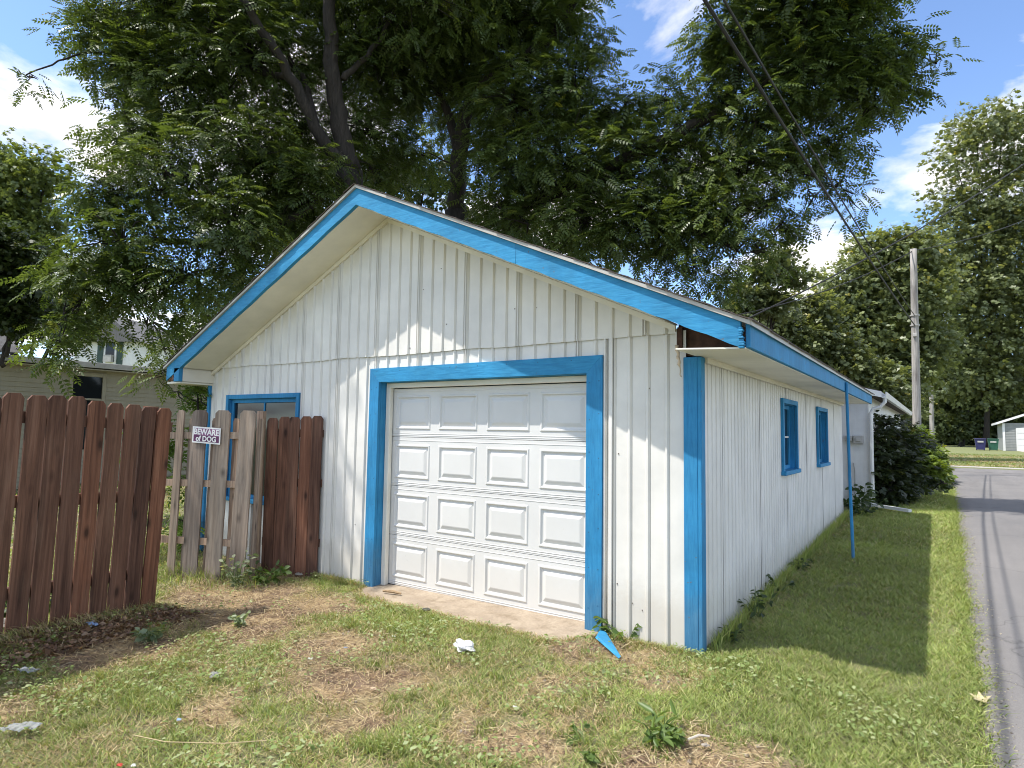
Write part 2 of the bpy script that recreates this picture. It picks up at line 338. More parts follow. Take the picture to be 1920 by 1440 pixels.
def sheet(name, xs, ys, mat, dz, edge=0.):
    X, Y = np.meshgrid(np.array(xs, float), np.array(ys, float), indexing='ij')
    Zs = height(X, Y)+dz
    X = X.copy()
    if edge: X[0] += edge*(fbm(Y[0], Y[0]*0, 3)-.5)*2
    Zs[0] -= .08; Zs[-1] -= .08
    idx = np.arange(X.size).reshape(X.shape); q = np.stack([idx[:-1, :-1], idx[1:, :-1], idx[1:, 1:], idx[:-1, 1:]], -1).reshape(-1, 4)
    return tagit(fastmesh(name, np.stack([X, Y, Zs], -1).reshape(-1, 3), q, mat), kind='structure')
sheet('alley_road', [1.60, 1.66, 1.9, 2.4, 3.1, 3.8, 4.4, 4.7, 4.8], np.concatenate([np.arange(-25, 0, 1.), np.arange(0, 27.2, .25)]), ASPH, .004, .05)
sheet('cross_street', list(np.arange(-30, 60, 2.)), np.linspace(25.0, 28.2, 6), ASPH, .009)
sheet('street_kerb', list(np.arange(-30, 60, 2.)), np.linspace(28.2, 29.3, 3), CONC_L, .05)

# concrete apron in front of the garage door
def apron():
    xs = np.linspace(-3.45, -.78, 28); yb = np.full_like(xs, .16)
    yf = np.interp(xs, [-3.45, -3.3, -2.8, -2.2, -1.6, -1.1, -.95, -.78], [-.05, -.30, -.36, -.38, -.42, -.44, -.36, -.1])+.06*(fbm(xs, xs*0, 5)-.5)
    m_ = MB()
    for i in range(len(xs)-1):
        a = [(xs[i], yf[i]), (xs[i+1], yf[i+1]), (xs[i+1], yb[i+1]), (xs[i], yb[i])]
        zt = [float(height(p[0], 0))+.012-(.02 if p[1] < 0 else 0) for p in a]
        m_.add([(p[0], p[1], z) for p, z in zip(a, zt)]+[(a[0][0], a[0][1], zt[0]-.1), (a[1][0], a[1][1], zt[1]-.1)], [(0, 1, 2, 3), (4, 5, 1, 0)])
    return tagit(m_.build('concrete_apron', CONC), kind='structure')
apron()

# ------------------------------------------------------------------ garage
XL, XA, ZA = -6.54, -3.29, 3.95          # left corner, ridge x, fascia top at the ridge
SR, SLF = .449, .473                     # roof slopes right / left
YE = 7.86; OY = .47                      # rear end, front overhang
XR_E, XL_E = .45, -6.80                  # eave ends
def roofz(x): return ZA-SR*(x-XA) if x > XA else ZA-SLF*(XA-x)
G = empty('garage', (XL/2, 3.9, 0), 'white ribbed garage with blue trim and a white sectional door', 'garage')
# --- siding sheets: profile with raised ribs, cut to given spans
def prof(u0, u1, ribs, rw=.036, tw=.015, h=.016):
    P = [(u0, 0.)]
    for r in sorted(ribs):
        a = [(r-rw/2, 0.), (r-tw/2, h), (r+tw/2, h), (r+rw/2, 0.)]+([(r+rw/2+.003, -.006), (r+rw/2+.007, 0.)] if h > 0 else [])
        for q_ in a:
            if u0+.002 < q_[0] < u1-.002: P.append(q_)
    P.append((u1, 0.)); return P
def siding(name, parent, mat, place, u0, u1, ribs, spans, off=0., h=.016, rw=.036, tw=.015, breaks=(), seed=0):
    P = prof(u0, u1, ribs, rw, tw, h)
    us = [p_[0] for p_ in P]
    for b_ in breaks:
        if u0+.001 < b_ < u1-.001 and min(abs(b_-u) for u in us) > 1e-4:
            P.append((b_, float(np.interp(b_, us, [p_[1] for p_ in P]))))
    P.sort(); m_ = MB(); two = all(len(spans((a[0]+c[0])/2)) == 2 for a, c in zip(P[:-1], P[1:]))
    if two: [siding(name, parent, mat, place, u0, u1, ribs, (lambda q_, j=j: spans(q_)[j:j+1]), off, h, rw, tw, breaks, seed) for j in (0, 1)]; return
    for (a, ha), (c, hc) in zip(P[:-1], P[1:]):
        for lo, hi in spans((a+c)/2):
            la, lc = lo(a), lo(c); ta, tcc = hi(a), hi(c)
            if ta-la < .004 and tcc-lc < .004: continue
            n = max(1, int((max(ta, tcc)-min(la, lc))/.35)); k = len(m_.v)
            for i in range(n+1):
                for u, l_, t_, hh in ((a, la, ta, ha), (c, lc, tcc, hc)):
                    z = l_+(t_-l_)*i/n
                    wv = .0028*(float(vnoise(u*3+seed, z*1.4))-.5)
                    m_.v.append(place(u, off+hh+wv, z))
            for i in range(n): m_.f.append((k+2*i, k+2*i+1, k+2*i+3, k+2*i+2))
    return m_.build(name, mat, parent) if m_.v else None
front = lambda u, d, z: (u, -d, z)
side = lambda u, d, z: (d, u, z)
ZS = 2.325
seamz = lambda u: ZS-.012+.016*float(vnoise(u*2.3, 4.))
gnd = lambda u: float(height(u, 0))-.03
rake = lambda u: roofz(u)-.165
# front wall backing is its own part, the ribbed sheets are its pieces
FWALL = MB().box((XL+.02, .06, -.1), (-3.36, .12, 3.0)).box((-.9, .06, -.1), (-.02, .12, 2.2)).box((-3.36, .06, 2.1), (-.9, .12, 2.6)).prism(
    [(XL+.05, .062, 2.3), (-.2, .062, 2.3), (XA, .062, 3.75)], (0, .05, 0)).build('front_wall', DARK, G)
up_ribs = []
jo = [-3.431+.6*k for k in range(-6, 6)]
def sheet_ribs(a): return [a, a+.022, a+.172, a+.322, a+.472]
WX0, WX1, WZ0, WZ1 = -6.13, -4.65, .68, 1.965
for k, a in enumerate(jo):
    u0, u1 = max(a, XL), min(a+.6, -.17)
    if u1-u0 < .05: continue
    rb = sheet_ribs(a)+[a+.6]
    siding('siding_panel', FWALL, WHITE, front, u0+.001, u1-.001, rb, lambda u: [(seamz, rake)], off=.016, seed=k)
low_edges = [XL+.0]+[e for e in jo if e > XL+.1 and e < -3.5]+[-3.431, -2.831, -2.231, -1.631, -1.031, -.715, -.10]
def low_spans(u):
    if WX0+.04 < u < WX1-.04: return [(gnd, lambda q_: WZ0-.01), (lambda q_: WZ1-.04, lambda q_: ZS+.02)]
    if -3.44 < u < -.84: return [(lambda q_: 2.10, lambda q_: ZS+.02)]
    return [(gnd, lambda q_: ZS+.02)]
for k, (a, c) in enumerate(zip(low_edges[:-1], low_edges[1:])):
    rb = sheet_ribs(a)+[c] if c > -3.9 or k else sheet_ribs(jo[0])+[c]
    if a > -.8: rb = [-.765, -.742, -.715, -.695, -.557, -.406, -.252]
    if abs(a+1.031) < .01: rb = [-1.031, -1.009, -.86, -.77, -.742]
    siding('siding_panel', FWALL, WHITE, front, a+.001, c-.001, rb, low_spans, breaks=(WX0+.041, WX1-.041, -3.439, -.841), seed=20+k)
# double batten right of the door, full height
MB().bev((-.725, -.030, gnd(-.7)), (-.695, -.004, rake(-.71)), .003).build('batten', WHITE, G)
# --- side wall, finer ribs
SWALL = MB().box((-.16, .1, -.1), (-.10, YE-.02, 2.2)).build('side_wall', DARK, G)
W1, W2, SZ0, SZ1 = (2.80, 3.65), (5.13, 6.04), 1.165, 1.975
def side_spans(u):
    g = lambda q_: float(height(0, q_))-.03
    tpz = lambda q_: 2.15
    for a, c in (W1, W2):
        if a+.03 < u < c-.03: return [(g, lambda q_: SZ0-.01), (lambda q_: SZ1-.03, tpz)]
    return [(g, tpz)]
ed = [.02]+[.57+.63*k for k in range(11)]+[YE]; brk = [v+s for a, c in (W1, W2) for v, s in ((a, .031), (c, -.031))]
for k, (a, c) in enumerate(zip(ed[:-1], ed[1:])):
    n = max(2, int(round((c-a)/.105))); rb = [a+(c-a)*(i+.5)/n for i in range(n)]
    siding('siding_panel', SWALL, WHITE2, side, a+.003, c-.003, rb, side_spans, h=-.022, rw=.030, tw=.006, breaks=brk, off=.002*(k % 2), seed=60+k)
# hidden left and rear walls
MB().box((XL, .1, -.15), (XL+.08, YE, 2.25)).build('left_wall', WHITE, G)
MB().box((XL+.08, YE-.06, -.1), (-.12, YE, 2.25)).prism([(XL+.1, YE-.061, 2.25), (-.1, YE-.061, 2.25), (XA, YE-.061, 3.75)], (0, .05, 0)).build('rear_wall', WHITE, G)
# --- trims
MB().bev((-.112, -.034, gnd(-.06)), (-.006, -.003, 2.135), .004).bev((-.006, -.0335, float(height(0, 0))-.04), (.024, .055, 2.135), .004).build('corner_trim', BLUEV, G)
MB().bev((XL-.03, -.03, -.1), (XL+.02, .06, 2.2), .004).build('corner_trim', BLUEV, G)
# door casing
XLO, XRO, XRI, ZTO, ZTI = -3.48, -.782, -.926, 2.19, 2.045; XLI = XRI-2.42
def casing(poly): return MB().prism([(x, -.032, z) for x, z in poly], (0, .034, 0))
o = casing([(XLO, gnd(-3.4)), (XLI, gnd(-3.4)), (XLI, ZTI), (XLO, ZTO)]).build('door_casing', BLUEV, G)
casing([(XRI, gnd(-.85)), (XRO, gnd(-.85)), (XRO, ZTO), (XRI, ZTI)]).build('door_casing', BLUEV, G)
casing([(XLO+.001, ZTO+.001), (XLI, ZTI+.001), (XRI, ZTI+.001), (XRO-.001, ZTO+.001)]).build('door_casing', BLUE, G)
for a in ([XLI-.03, XLI+.002], [XRI-.002, XRI+.03]):
    MB().box((a[0], .004, gnd(-3.4)), (a[1], .17, ZTI)).build('door_jamb', BLUEV, G)
MB().box((XLI+.002, .004, ZTI-.002), (XRI-.002, .17, ZTI+.03)).build('door_jamb', BLUE, G)
# white stop moulding inside the opening
MB().bev((XLI+.004, .075, gnd(-3.4)), (XLI+.062, .125, ZTI-.03), .004).bev((XLI+.004, .077, ZTI-.055), (XRI-.004, .125, ZTI-.004), .004).bev((XRI-.03, .078, gnd(-1)), (XRI-.004, .125, ZTI-.06), .004).build('door_stop', SOFFIT, G)
m_ = MB(); r_ = random.Random(14)
for z in np.arange(.15, 2.1, .31):
    for x in (XLO+.03, XLI-.03, XRI+.03, XRO-.03): zz_ = z+r_.uniform(-.05, .05); m_.bev((x-.005, -.0335, zz_-.005), (x+.005, -.031, zz_+.005), .001)
for x in np.arange(XLO+.1, XRO, .33): m_.bev((x-.005, -.0335, 2.155), (x+.005, -.031, 2.165), .001)
no = m_.build('casing_nails', simple('painted_nail', (.03, .14, .26), .7), G); no['kind'] = 'stuff'
# --- sectional door: four sections, four pressed panels in each
GD = empty('garage_door', (XLI, .14, 0), None, None); GD.parent = G; GD.location = np.array(GD['_w'])-wloc(G)
dx0, dx1 = XLI+.045, XRI-.008; dz0, dz1 = -.025, 1.985; DY = .135
sh = (dz1-dz0)/4; cw = (dx1-dx0)/4
def skew(x, z): return z-.012*max(0., min(1., (-.95-x)/2.4))*max(0., 1-z/.6)
def press(x0, x1, z0, z1):
    m_ = MB(); rings = [(0., 0.), (.010, -.008), (.020, -.008), (.030, .006), (.042, .009), (.072, -.004), (.080, -.006)]
    k = 0
    for i, (ins, d) in enumerate(rings):
        m_.v += [(x0+ins, DY+d, z0+ins), (x1-ins, DY+d, z0+ins), (x1-ins, DY+d, z1-ins), (x0+ins, DY+d, z1-ins)]
    for i in range(len(rings)-1):
        for j in range(4): m_.f.append((4*i+j, 4*i+(j+1) % 4, 4*i+4+(j+1) % 4, 4*i+4+j))
    e = 4*(len(rings)-1); m_.f.append((e, e+1, e+2, e+3)); return m_
for r_ in range(4):
    z0 = dz0+sh*r_+.003; z1 = dz0+sh*(r_+1)-.003; m_ = MB()
    pz0, pz1 = z0+.075, z1-.070; pxs = [(dx0+cw*i+.055, dx0+cw*(i+1)-.055) for i in range(4)]
    zb = z0; f_ = lambda a, c, e, g_: m_.add([(a, DY, e), (c, DY, e), (c, DY, g_), (a, DY, g_)], [(0, 1, 2, 3)])
    f_(dx0, dx1, z0, pz0); f_(dx0, dx1, pz1, z1)
    xs_ = [dx0]+[v for p_ in pxs for v in p_]+[dx1]
    for i in range(0, 10, 2): f_(xs_[i], xs_[i+1], pz0, pz1)
    m_.add([(dx0, DY, z1), (dx1, DY, z1), (dx1, DY+.02, z1+.003), (dx0, DY+.02, z1+.003)], [(0, 1, 2, 3)])
    m_.add([(dx0, DY, z0), (dx1, DY, z0), (dx1, DY+.02, z0-.003), (dx0, DY+.02, z0-.003)], [(3, 2, 1, 0)])
    for zr in (z0+.018, z0+.036, z1-.030):     # rolled beads along the joints
        m_.add([(dx0, DY-.001, zr-.007), (dx1, DY-.001, zr-.007), (dx1, DY-.003, zr-.002), (dx0, DY-.003, zr-.002), (dx1, DY-.001, zr+.005), (dx0, DY-.001, zr+.005)], [(0, 1, 2, 3), (3, 2, 4, 5)])
    m_.build('door_section', DOORW, GD)
    for x0, x1 in pxs: press(x0, x1, pz0, pz1).build('door_panel', DOORW, GD)
MB().box((dx0, DY+.022, dz0-.01), (dx1, DY+.05, dz1+.01)).build('door_backing', DARK, GD)
MB().bev((dx0, DY-.004, dz0-.022), (dx1, DY+.02, dz0-.001), .004).build('bottom_seal', BLACK, GD)
# --- windows
def window(parent_name, place, u0, u1, z0, z1, out, panes, deep=.085, sill=True):
    """place(u, outward, z); frame boards, reveals, sash bars and panes are its pieces"""
    c = place((u0+u1)/2, 0, z0)
    Wd = empty('window', c, None, None); Wd.parent = G; Wd.location = np.array(c)-wloc(G)
    def bx(ua, ub, da, db, za, zb, r=.003):
        p0, p1 = np.array(place(ua, da, za)), np.array(place(ub, db, zb)); return MB().bev(np.minimum(p0, p1), np.maximum(p0, p1), r)
    f = .055
    for ua, ub, za, zb in ((u0, u0+f, z0, z1), (u1-f, u1, z0, z1), (u0+f, u1-f, z1-f, z1-.001)): bx(ua, ub, .0, .032, za, zb).build('frame', BLUEV, Wd)
    for ua, ub, za, zb in ((u0+f-.012, u0+f+.004, z0, z1-f), (u1-f-.004, u1-f+.012, z0, z1-f), (u0+f+.004, u1-f-.004, z1-f-.004, z1-f+.012)): bx(ua, ub, -deep, -.002, za, zb, .001).build('reveal', BLUEV, Wd)
    bx(u0-.012, u1+.012, -deep, .055, z0-.045, z0+.002, .005).build('sill', BLUEV, Wd)
    s = .045; a0, a1, b0, b1 = u0+f+.004, u1-f-.004, z0+.003, z1-f-.004
    for ua, ub, za, zb in ((a0, a0+s, b0, b1), (a1-s, a1, b0, b1), (a0+s, a1-s, b0, b0+s), (a0+s, a1-s, b1-s, b1)): bx(ua, ub, -deep+.001, -deep+.030, za, zb, .002).build('sash', BLUEV, Wd)
    nu, nz_ = panes; du = (a1-a0-2*s)/nu; dz = (b1-b0-2*s)/nz_
    for i in range(1, nu): bx(a0+s+du*i-.010, a0+s+du*i+.010, -deep+.002, -deep+.022, b0+s, b1-s, .001).build('glazing_bar', HWHITE if nz_ == 2 else BLUEV, Wd)
    for i in range(1, nz_): bx(a0+s, a1-s, -deep+.003, -deep+.024, b0+s+dz*i-.010, b0+s+dz*i+.010, .001).build('glazing_bar', HWHITE if nz_ == 2 else BLUEV, Wd)
    for i in range(nu):
        for j in range(nz_):
            bx(a0+s+du*i+.004, a0+s+du*(i+1)-.004, -deep+.006, -deep+.011, b0+s+dz*j+.004, b0+s+dz*(j+1)-.004, .0005).build('pane', GLASS, Wd)
    return Wd
window('window', side, W1[0], W1[1], SZ0, SZ1, 1, (2, 2)); window('window', side, W2[0], W2[1], SZ0, SZ1, 1, (2, 1))
window('window', front, WX0, WX1, WZ0, WZ1, 1, (2, 1), deep=.05)
# --- roof
RF = MB()
for sgn, xe in ((1, XR_E+.035), (-1, XL_E-.03)):
    ze = roofz(xe)
    RF.prism([(XA, -OY-.024, ZA+.012), (xe, -OY-.024, ze+.012), (xe, -OY-.024, ze+.040), (XA, -OY-.024, ZA+.040)], (0, YE+OY+.08, 0))
ROOF = RF.build('roof', DRIP, G)
# shingle courses, each butt edge a little uneven; joined (thousands of small tabs, seen edge-on)
SHM = MB(); rs = random.Random(3)
for sgn, xe in ((1, XR_E+.06), (-1, XL_E-.055)):
    n = 26; slope_len = abs(xe-XA)
    for i in range(n):
        a = XA+(xe-XA)*i/n; c = XA+(xe-XA)*(i+1.12)/n
        if i == n-1: c = xe
        y = -OY-.031+rs.uniform(-.008, .004)
        segs = [y]+[y2 for y2 in np.arange(-.3, YE+.1, .33)]+[YE+.12]
        for y0, y1 in zip(segs[:-1], segs[1:]):
            lift = rs.uniform(0, .006); thick = .009
            za, zc = roofz(a)+.045, roofz(c)+.052+lift
            SHM.add([(a, y0, za), (c, y0, zc), (c, y1-.004, zc), (a, y1-.004, za), (c, y0, zc-thick), (c, y1-.004, zc-thick), (a, y0, za-.006)],
                    [(0, 1, 2, 3) if sgn > 0 else (3, 2, 1, 0), (1, 4, 5, 2) if sgn > 0 else (2, 5, 4, 1), (0, 6, 4, 1)])
sh_o = SHM.build('shingles', SHING, ROOF); sh_o['kind'] = 'stuff'
# rake boards, eave boards
def rakeboard(xa, xb, w_=.168, y0=-OY, y1=-OY+.04, cut=0.):
    pts = []; za, zb = roofz(xa)+.010, roofz(xb)+.010
    n = 24; top = [(xa+(xb-xa)*i/n, za+(zb-za)*i/n) for i in range(n+1)]
    bot = [(x+(cut if i == n else 0), z-w_-.004*math.sin(i*1.7)) for i, (x, z) in enumerate(top)]
    return MB().prism([(x, y0, z) for x, z in top]+[(x, y0, z) for x, z in bot[::-1]], (0, y1-y0, 0))
rakeboard(XA, -1.352).build('fascia', BLUE, G); rakeboard(-1.348, XR_E-.03).build('fascia', BLUE, G); rakeboard(XA, XL_E+.02, w_=.168).build('fascia', BLUE, G)
def jag(x, y0, z0, z1):
    m_ = MB(); r_ = random.Random(5)
    for i in range(9):
        za = z0+(z1-z0)*i/9; m_.bev((x-.012, y0-.006-r_.uniform(0, .006), za), (x+r_.uniform(.006, .026), y0+.03, za+(z1-z0)/9*.92), .003)
    return m_
jag(XR_E-.03, -OY, roofz(XR_E)-.150, roofz(XR_E)-.01).build('splintered_end', BLUE, G)
MB().bev((XR_E-.006, -OY+.03, 2.125), (XR_E+.024, YE, 2.285), .004).build('fascia', BLUEV, G)
MB().bev((XL_E-.002, -OY+.02, 2.16), (XL_E+.03, YE, 2.30), .004).build('fascia', BLUEV, G)
# drip-edge flashing under the shingles
MB().prism([(XR_E+.024, -OY-.02, 2.272), (XR_E+.045, -OY-.02, 2.262), (XR_E+.045, -OY-.02, 2.300), (XR_E+.024, -OY-.02, 2.305)], (0, YE+OY+.04, 0)).build('drip_edge', DRIP, G)
# sloped soffits under the rakes, flat soffit along the eave
def slope_soffit(xa, xb):
    return MB().prism([(xa, -OY+.041, roofz(xa)-.165), (xb, -OY+.041, roofz(xb)-.165), (xb, -OY+.041, roofz(xb)-.150), (xa, -OY+.041, roofz(xa)-.150)], (0, OY-.03, 0))
slope_soffit(XA, XL+.10).build('soffit', SOFFIT, G); slope_soffit(XA, -.17).build('soffit', SOFFIT, G)
for xa, xb in ((XA, XL+.03), (XA, -.17)):   # frieze moulding below the sloped soffit
    MB().prism([(xa, -.040, roofz(xa)-.168), (xb, -.040, roofz(xb)-.168), (xb, -.040, roofz(xb)-.215), (xa, -.040, roofz(xa)-.215)], (0, .022, 0)).build('frieze_board', SOFFIT, G)
for k, (ya, yb) in enumerate(((-OY+.02, 1.9), (1.93, 4.35), (4.36, 6.2), (6.21, YE))):
    MB().add([(-.02, ya, 2.140), (XR_E-.004, ya, 2.118+.006*(k % 2)), (XR_E-.004, yb, 2.118+.004*(k % 2)), (-.02, yb, 2.140), (-.02, ya, 2.150), (XR_E-.004, ya, 2.129), (XR_E-.004, yb, 2.129), (-.02, yb, 2.150)],
             [(3, 2, 1, 0), (4, 5, 6, 7), (0, 1, 5, 4), (1, 2, 6, 5), (2, 3, 7, 6), (3, 0, 4, 7)]).build('soffit', SOFFIT, G)
MB().bev((.012, .09, 2.098), (.036, YE, 2.139), .003).build('frieze_board', SOFFIT, G)
# open cavity at the right end: rafter tail, lookout
MB().bev((-.165, -.015, 2.20), (-.125, .04, 2.37), .002).build('rafter_tail', RAFTER, G)
MB().prism([(-.17, .03, 2.152), (XR_E-.01, .03, 2.14), (XR_E-.01, .03, roofz(XR_E-.01)+.011), (-.17, .03, roofz(-.17)+.011)], (0, .03, 0)).build('blocking', RAFTER, G)
MB().box((-.172, -.02, 2.2), (-.166, .06, 2.36)).build('corner_return', WHITE, G)
fo = []
r_ = random.Random(9)
for i in range(14): fo.append((-.150+.03*i/13+r_.uniform(-.006, .006), -.06+r_.uniform(-.006, .006), 2.225-.24*i/13))
MB().tube(fo, [max(.004, .017*(1-i/14)+r_.uniform(-.004, .006)) for i in range(14)], 7).build('foam_drip', FOAM, G, smooth_=True)
# left eave: boxed return, blue strip, rotten end
MB().bev((XL_E+.03, -OY+.055, 2.125), (XL+.055, .05, 2.30), .003).build('soffit_box', SOFFIT, G)
MB().bev((XL_E+.20, -OY+.000, 2.12), (XL+.06, -OY+.053, 2.295), .004).build('return_trim', BLUEV, G)
m_ = MB(); r_ = random.Random(2)
for i in range(10):
    x = XL_E-.02+.024*i; m_.bev((x, -OY+.004+r_.uniform(0, .02), 2.135+r_.uniform(-.008, .02)), (x+.022, -OY+.09, 2.235+r_.uniform(0, .03)), .003)
m_.build('rotten_rafter_end', ROT, G)
MB().bev((XL_E-.01, -OY+.03, 2.098), (XL+.04, .2, 2.122), .003).build('soffit', SOFFIT, G)
# nail holes and stains: small rust marks on the siding
m_ = MB(); r_ = random.Random(4)
for i in range(46):
    u = r_.choice([r_.uniform(-6.3, -.3), r_.uniform(-3, -.3)]); z = r_.uniform(.2, rake(u)-.3)
    if -3.55 < u < -.7 and z < 2.25: continue
    d = .0195 if z > ZS else .0045
    s_ = r_.uniform(.0025, .0042); m_.box((u-s_, -d-.001, z-s_), (u+s_, -d+.004, z+s_*1.6))
m_.build('nail_heads', simple('rusty_nail', (.13, .10, .08), .8), G)

# ------------------------------------------------------------------ fence
def picket_mesh(name, w_, h_, t_, ear=.035, warp=0., seed=0, taper=0.):
    r_ = random.Random(seed); n = 7; m_ = MB(); rows = []
    for i in range(n+1):
        z = (h_-ear)*i/n; wv = warp*math.sin(i/n*2.5+seed); jl, jr = r_.uniform(-.003, .003), r_.uniform(-.003, .003)
        rows.append((-w_/2+jl+taper*i/n, w_/2+jr+taper*i/n, z, wv))
    e = rows[-1]; rows.append((e[0]+ear*.8, e[1]-ear*.8, h_, e[3]))
    for l_, r2, z, wv in rows: m_.v += [(l_, -t_/2+wv, z), (r2, -t_/2+wv, z), (r2, t_/2+wv, z), (l_, t_/2+wv, z)]
    for i in range(len(rows)-1):
        for j in range(4): m_.f.append((4*i+j, 4*i+(j+1) % 4, 4*i+4+(j+1) % 4, 4*i+4+j))
    k = 4*(len(rows)-1); m_.f += [(k, k+1, k+2, k+3), (3, 2, 1, 0)]
    me = bpy.data.meshes.new(name); me.from_pydata(m_.v, [], m_.f); me.update(); return me
PK = [picket_mesh('picket', .138, 1.80, .017, warp=.003*(i-2), seed=i) for i in range(6)]
def put_picket(me, mat, parent, loc, yaw, lean=0., scale=(1, 1, 1), roll=0.):
    me2 = me
    if not me.materials: me.materials.append(mat)
    elif me.materials[0] != mat:
        key = me.name.split('.')[0]+mat.name
        me2 = MATS.get(('pk', me.name, mat.name))
        if me2 is None:
            me2 = me.copy(); me2.materials.clear(); me2.materials.append(mat); MATS[('pk', me.name, mat.name)] = me2
    o = bpy.data.objects.new('picket', me2); COL.objects.link(o); o.parent = parent
    o.location = np.array(loc)-wloc(parent); o.scale = scale
    o.rotation_euler = (Matrix.Rotation(yaw, 3, 'Z') @ Matrix.Rotation(lean, 3, 'X') @ Matrix.Rotation(roll, 3, 'Y')).to_euler()
    return o
# long brown panel running towards the camera
P0 = np.array((-4.24, -1.74)); dirn = np.array((.20, -.98)); dirn /= np.linalg.norm(dirn); nrm = np.array((-dirn[1], dirn[0]))  # faces +X
yaw = math.atan2(dirn[1], dirn[0])+math.pi     # picket local -Y faces outwards
FB = empty('brown_fence', (*(P0+dirn*1.2), 0), 'leaning brown stained dog-eared picket fence panel at the left, nearest the camera', 'fence')
r_ = random.Random(12); LEAN = math.radians(4.0)
face_yaw = math.atan2(dirn[1], dirn[0])+math.pi
for i in range(17):
    c = P0+dirn*(.07+.1475*i); z = float(height(*c))-.065-.002*i
    put_picket(PK[i % 6], REDWOOD, FB, (c[0], c[1], z), face_yaw, r_.uniform(-.006, .006)+LEAN*0, (r_.uniform(.945, .97), 1, r_.uniform(.994, 1.006)), r_.uniform(-.003, .003)-.018)
leanv = np.array((nrm[0], nrm[1], 0))
for zr in (.30, .95, 1.55):
    a = np.array((*(P0+dirn*.0-nrm*.032), zr)); c = np.array((*(P0+dirn*2.5-nrm*.032), zr+.12)); MB().beam(a, c, .038, .085).build('rail', REDWOOD, FB)
for s_ in (.16, 2.35):
    a = P0+dirn*s_-nrm*.10; MB().beam((a[0], a[1], -.1), (a[0], a[1], 1.72), .09, .09, (1, 0, 0)).build('post', REDWOOD, FB)
FB.rotation_mode = 'XYZ'
FB.matrix_world = Matrix.Translation(FB.location) @ Matrix.Rotation(LEAN, 4, Vector((-dirn[0], -dirn[1], 0)).normalized())
# short reddish panel fixed to the garage
A2, B2 = np.array((-4.205, -.035)), np.array((-4.80, -.335)); d2 = (B2-A2)/np.linalg.norm(B2-A2); n2 = np.array((-d2[1], d2[0]))
if n2[1] > 0: n2 = -n2
FS = empty('short_fence', (*((A2+B2)/2), 0), 'short reddish brown picket panel fixed to the garage wall beside the door', 'fence')
for i in range(5):
    c = A2+d2*(.065+.130*i); put_picket(PK[(i+2) % 6], REDWOOD, FS, (c[0], c[1], float(height(*c))-.03-.006*i), math.atan2(d2[1], d2[0])+math.pi, 0, (.92, 1, r_.uniform(.985, 1.0)), r_.uniform(-.008, .008))
for zr in (.3, .95, 1.5):
    a, c = A2-n2*.03, B2-n2*.03; MB().beam((*a, zr), (*c, zr), .036, .085).build('rail', REDWOOD, FS)
# weathered gate, shadow-box boards on three rails
GA, GB = np.array((-5.62, -.96)), np.array((-4.63, -.645)); d3 = (GB-GA)/np.linalg.norm(GB-GA); n3 = np.array((d3[1], -d3[0]))
GT = empty('picket_gate', (*((GA+GB)/2), 0), 'weathered grey wooden gate with alternating boards and open gaps', 'gate')
gyaw = math.atan2(d3[1], d3[0])
def gate_s(px, py=900):   # distance along the gate of the point seen at a photograph pixel
    k = ray(px, py); q_ = GA-CAM[:2]; t_ = (q_[0]*d3[1]-q_[1]*d3[0])/(k[0]*d3[1]-k[1]*d3[0]); return float((CAM[:2]+k[:2]*t_-GA)@d3)
for px, wd, back in ((333, .70, 0), (368, 1.42, 0), (411, 1.42, 0), (455, 1.42, 0), (350, .6, 1), (391, .55, 1), (434, .55, 1), (478, .4, 1)):
    c = GA+d3*gate_s(px)+n3*(.028 if not back else -.028); put_picket(PK[px % 6], GREYWOOD, GT, (c[0], c[1], float(height(*c))-.01+(.04 if back else 0)), gyaw, 0, (wd, 1, 1.0 if not back else .93), r_.uniform(-.008, .008)+(.022 if not back else .01))
for zr in (.33, .95, 1.47):
    MB().beam((*(GA-d3*.25), zr-.02), (*(GB+d3*.02), zr), .034, .072).build('rail', GREYWOOD, GT)
pp = B2+d2*.06-n2*.0
PST = MB().beam((pp[0], pp[1], -.1), (pp[0], pp[1], 1.74), .05, .085, (1, .2, 0)).build('gate_post', GREYWOOD, origin=(pp[0], pp[1], 0)); tagit(PST, 'thin weathered grey gate post between the grey gate and short brown panel', 'post')
# warning sign on the gate
SC = GA+d3*gate_s(394, 814)+n3*.052
SG = empty('warning_sign', (SC[0], SC[1], 1.462), 'small white and purple BEWARE of DOG sign on the grey gate', 'sign')
def to_sign(u, d, v): q_ = SC+d3*u+n3*d; return (q_[0], q_[1], 1.462+v-.05*u)
def splate(u0, u1, v0, v1, d0, d1): return MB().add([to_sign(*p) for p in [(u0, d0, v0), (u1, d0, v0), (u1, d0, v1), (u0, d0, v1), (u0, d1, v0), (u1, d1, v0), (u1, d1, v1), (u0, d1, v1)]], [(0,3,2,1),(4,5,6,7),(0,1,5,4),(1,2,6,5),(2,3,7,6),(3,0,4,7)])
splate(-.185, .185, -.088, .088, 0, .003).build('plate', SIGNW, SG)
splate(-.168, .168, -.004, .072, .003, .0045).build('upper_panel', simple('sign_pinkish', (.26, .10, .21), .45, var=.05), SG)
splate(-.168, .168, -.072, -.0045, .003, .0045).build('lower_panel', SIGNP, SG)
